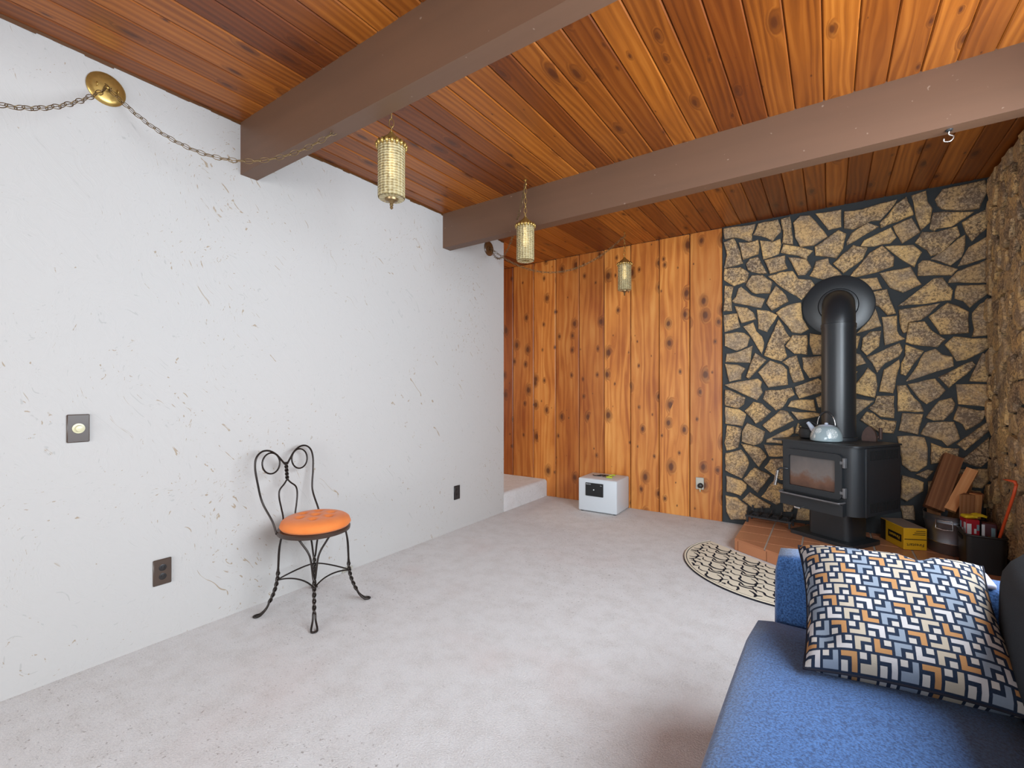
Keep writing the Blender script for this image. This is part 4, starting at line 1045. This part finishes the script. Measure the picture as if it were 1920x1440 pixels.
# ------------------------------------------------------------------ sofa, pillow and cloth
so = thing('sofa', 'navy blue woven fabric sofa facing the white wall', 'sofa', (0, 0, 0))
def soft(x0, x1, y0, y1, z0, z1, r, bulge, nx=14, ny=14, nz=8):
    """rounded, slightly puffed block"""
    bm = bmesh.new(); bmesh.ops.create_cube(bm, size=2); bmesh.ops.subdivide_edges(bm, edges=list(bm.edges), cuts=9, use_grid_fill=True)
    hx, hy, hz = (x1-x0)/2, (y1-y0)/2, (z1-z0)/2; h = Vector((hx, hy, hz)); c = Vector(((x0+x1)/2, (y0+y1)/2, (z0+z1)/2))
    for v in bm.verts:
        u = v.co.copy(); p = Vector((u.x*hx, u.y*hy, u.z*hz)); q = Vector([max(-h[i]+r, min(h[i]-r, p[i])) for i in range(3)])
        d = p-q
        if d.length > 1e-9: p = q+d.normalized()*r
        for i in range(3):
            j, k = (i+1) % 3, (i+2) % 3; p[i] += bulge[i]*u[i]*(1-u[j]**2)*(1-u[k]**2)
        v.co = c+p
    bm.verts.index_update(); mb = MB().add([v.co.copy() for v in bm.verts], [[v.index for v in f.verts] for f in bm.faces]); bm.free(); return mb
MB().rbox(-0.145, 0.70, 0.18, 1.885, 0.09, 0.30, 0.02).obj('base', M['denim'], so, SM)
soft(-0.212, 0.37, 0.325, 1.745, 0.285, 0.456, 0.040, (0.012, 0.0, 0.018)).obj('seat_cushion', M['denim'], so, True)
for y0, y1 in ((1.758, 1.895), (0.17, 0.31)): soft(-0.150, 0.69, y0, y1, 0.09, 0.655, 0.028, (0.004, 0.006, 0.004)).obj('arm', M['denim'], so, True)
soft(0.56, 0.72, 0.17, 1.895, 0.09, 0.80, 0.03, (0, 0, 0)).obj('back', M['denim'], so, True)
for y0, y1 in ((1.035, 1.735), (0.33, 1.03)): soft(0.358, 0.60, y0, y1, 0.44, 0.82, 0.10, (0.03, 0.01, 0.02)).obj('back_cushion', M['shaded_fabric'], so, True)
for x in (-0.10, 0.65):
    for y in (0.23, 1.84): MB().lathe([(0.018, 0.0005), (0.024, 0.09)], (x, y, 0), 14).obj('leg', M['castiron'], so, SM)
pw = thing('throw_pillow', 'square throw pillow with navy white and tan angle print leaning on the sofa arm', 'pillow')
NP = 44; PWd, PHt, PT = 0.212, 0.196, 0.085; vs = []; fs = []; uvs = []
for side in (1, -1):
    for i in range(NP+1):
        for j in range(NP+1):
            u, v = i/NP*2-1, j/NP*2-1
            e = (max(0, 1-u**4)*max(0, 1-v**4))**0.5
            pin = 1-0.075*(1-u*u)*abs(v)**3; pin2 = 1-0.075*(1-v*v)*abs(u)**3
            x, y = u*PWd*pin2, v*PHt*pin
            z = side*PT*e
            dent = 0.03*math.exp(-((u-0.30)**2)/0.012-((v-1)**2)/0.05); y -= dent
            z -= 0.020*math.exp(-((u+0.78)**2+(v+0.66)**2)/0.02)*side*(1 if side > 0 else 0)
            vs.append((x, y, z)); uvs.append((i/NP, j/NP))
n1 = (NP+1)**2
for sd in (0, 1):
    for i in range(NP):
        for j in range(NP):
            q = [sd*n1+i*(NP+1)+j, sd*n1+(i+1)*(NP+1)+j, sd*n1+(i+1)*(NP+1)+j+1, sd*n1+i*(NP+1)+j+1]
            fs.append(q if sd == 0 else q[::-1])
mb = MB().add(vs, fs); me = mb.mesh('cover', M['pillow'], True); ul = me.uv_layers.new(name='UVMap')
for lp_ in me.loops: ul.data[lp_.index].uv = uvs[lp_.vertex_index]
inst('cover', me, pw)
edge = [(vs[i*(NP+1)+j]) for i, j in [(k, 0) for k in range(NP)]+[(NP, k) for k in range(NP)]+[(NP-k, NP) for k in range(NP)]+[(0, NP-k) for k in range(NP)]]
MB().tube([(a, b, 0) for a, b, c in edge], 0.0035, 6, True).obj('piping', M['rug_black'], pw, True)
bot, tpv = Vector((0.155, 1.43, 0.50)), Vector((0.130, 1.735, 0.705))
yv = (tpv-bot).normalized(); xv = Vector((1, -0.03, -0.02)); xv = (xv-yv*xv.dot(yv)).normalized(); zv = xv.cross(yv); ctr = (bot+tpv)/2
pw.matrix_world = Matrix(((xv.x, yv.x, zv.x, ctr.x), (xv.y, yv.y, zv.y, ctr.y), (xv.z, yv.z, zv.z, ctr.z), (0, 0, 0, 1)))
tag(soft(0.335, 0.372, 1.768, 1.885, 0.658, 0.672, 0.006, (0, 0, 0.003)).obj('folded_cloth', M['cloth'], None, True), 'folded white cloth lying on the sofa arm behind the pillow', 'cloth')
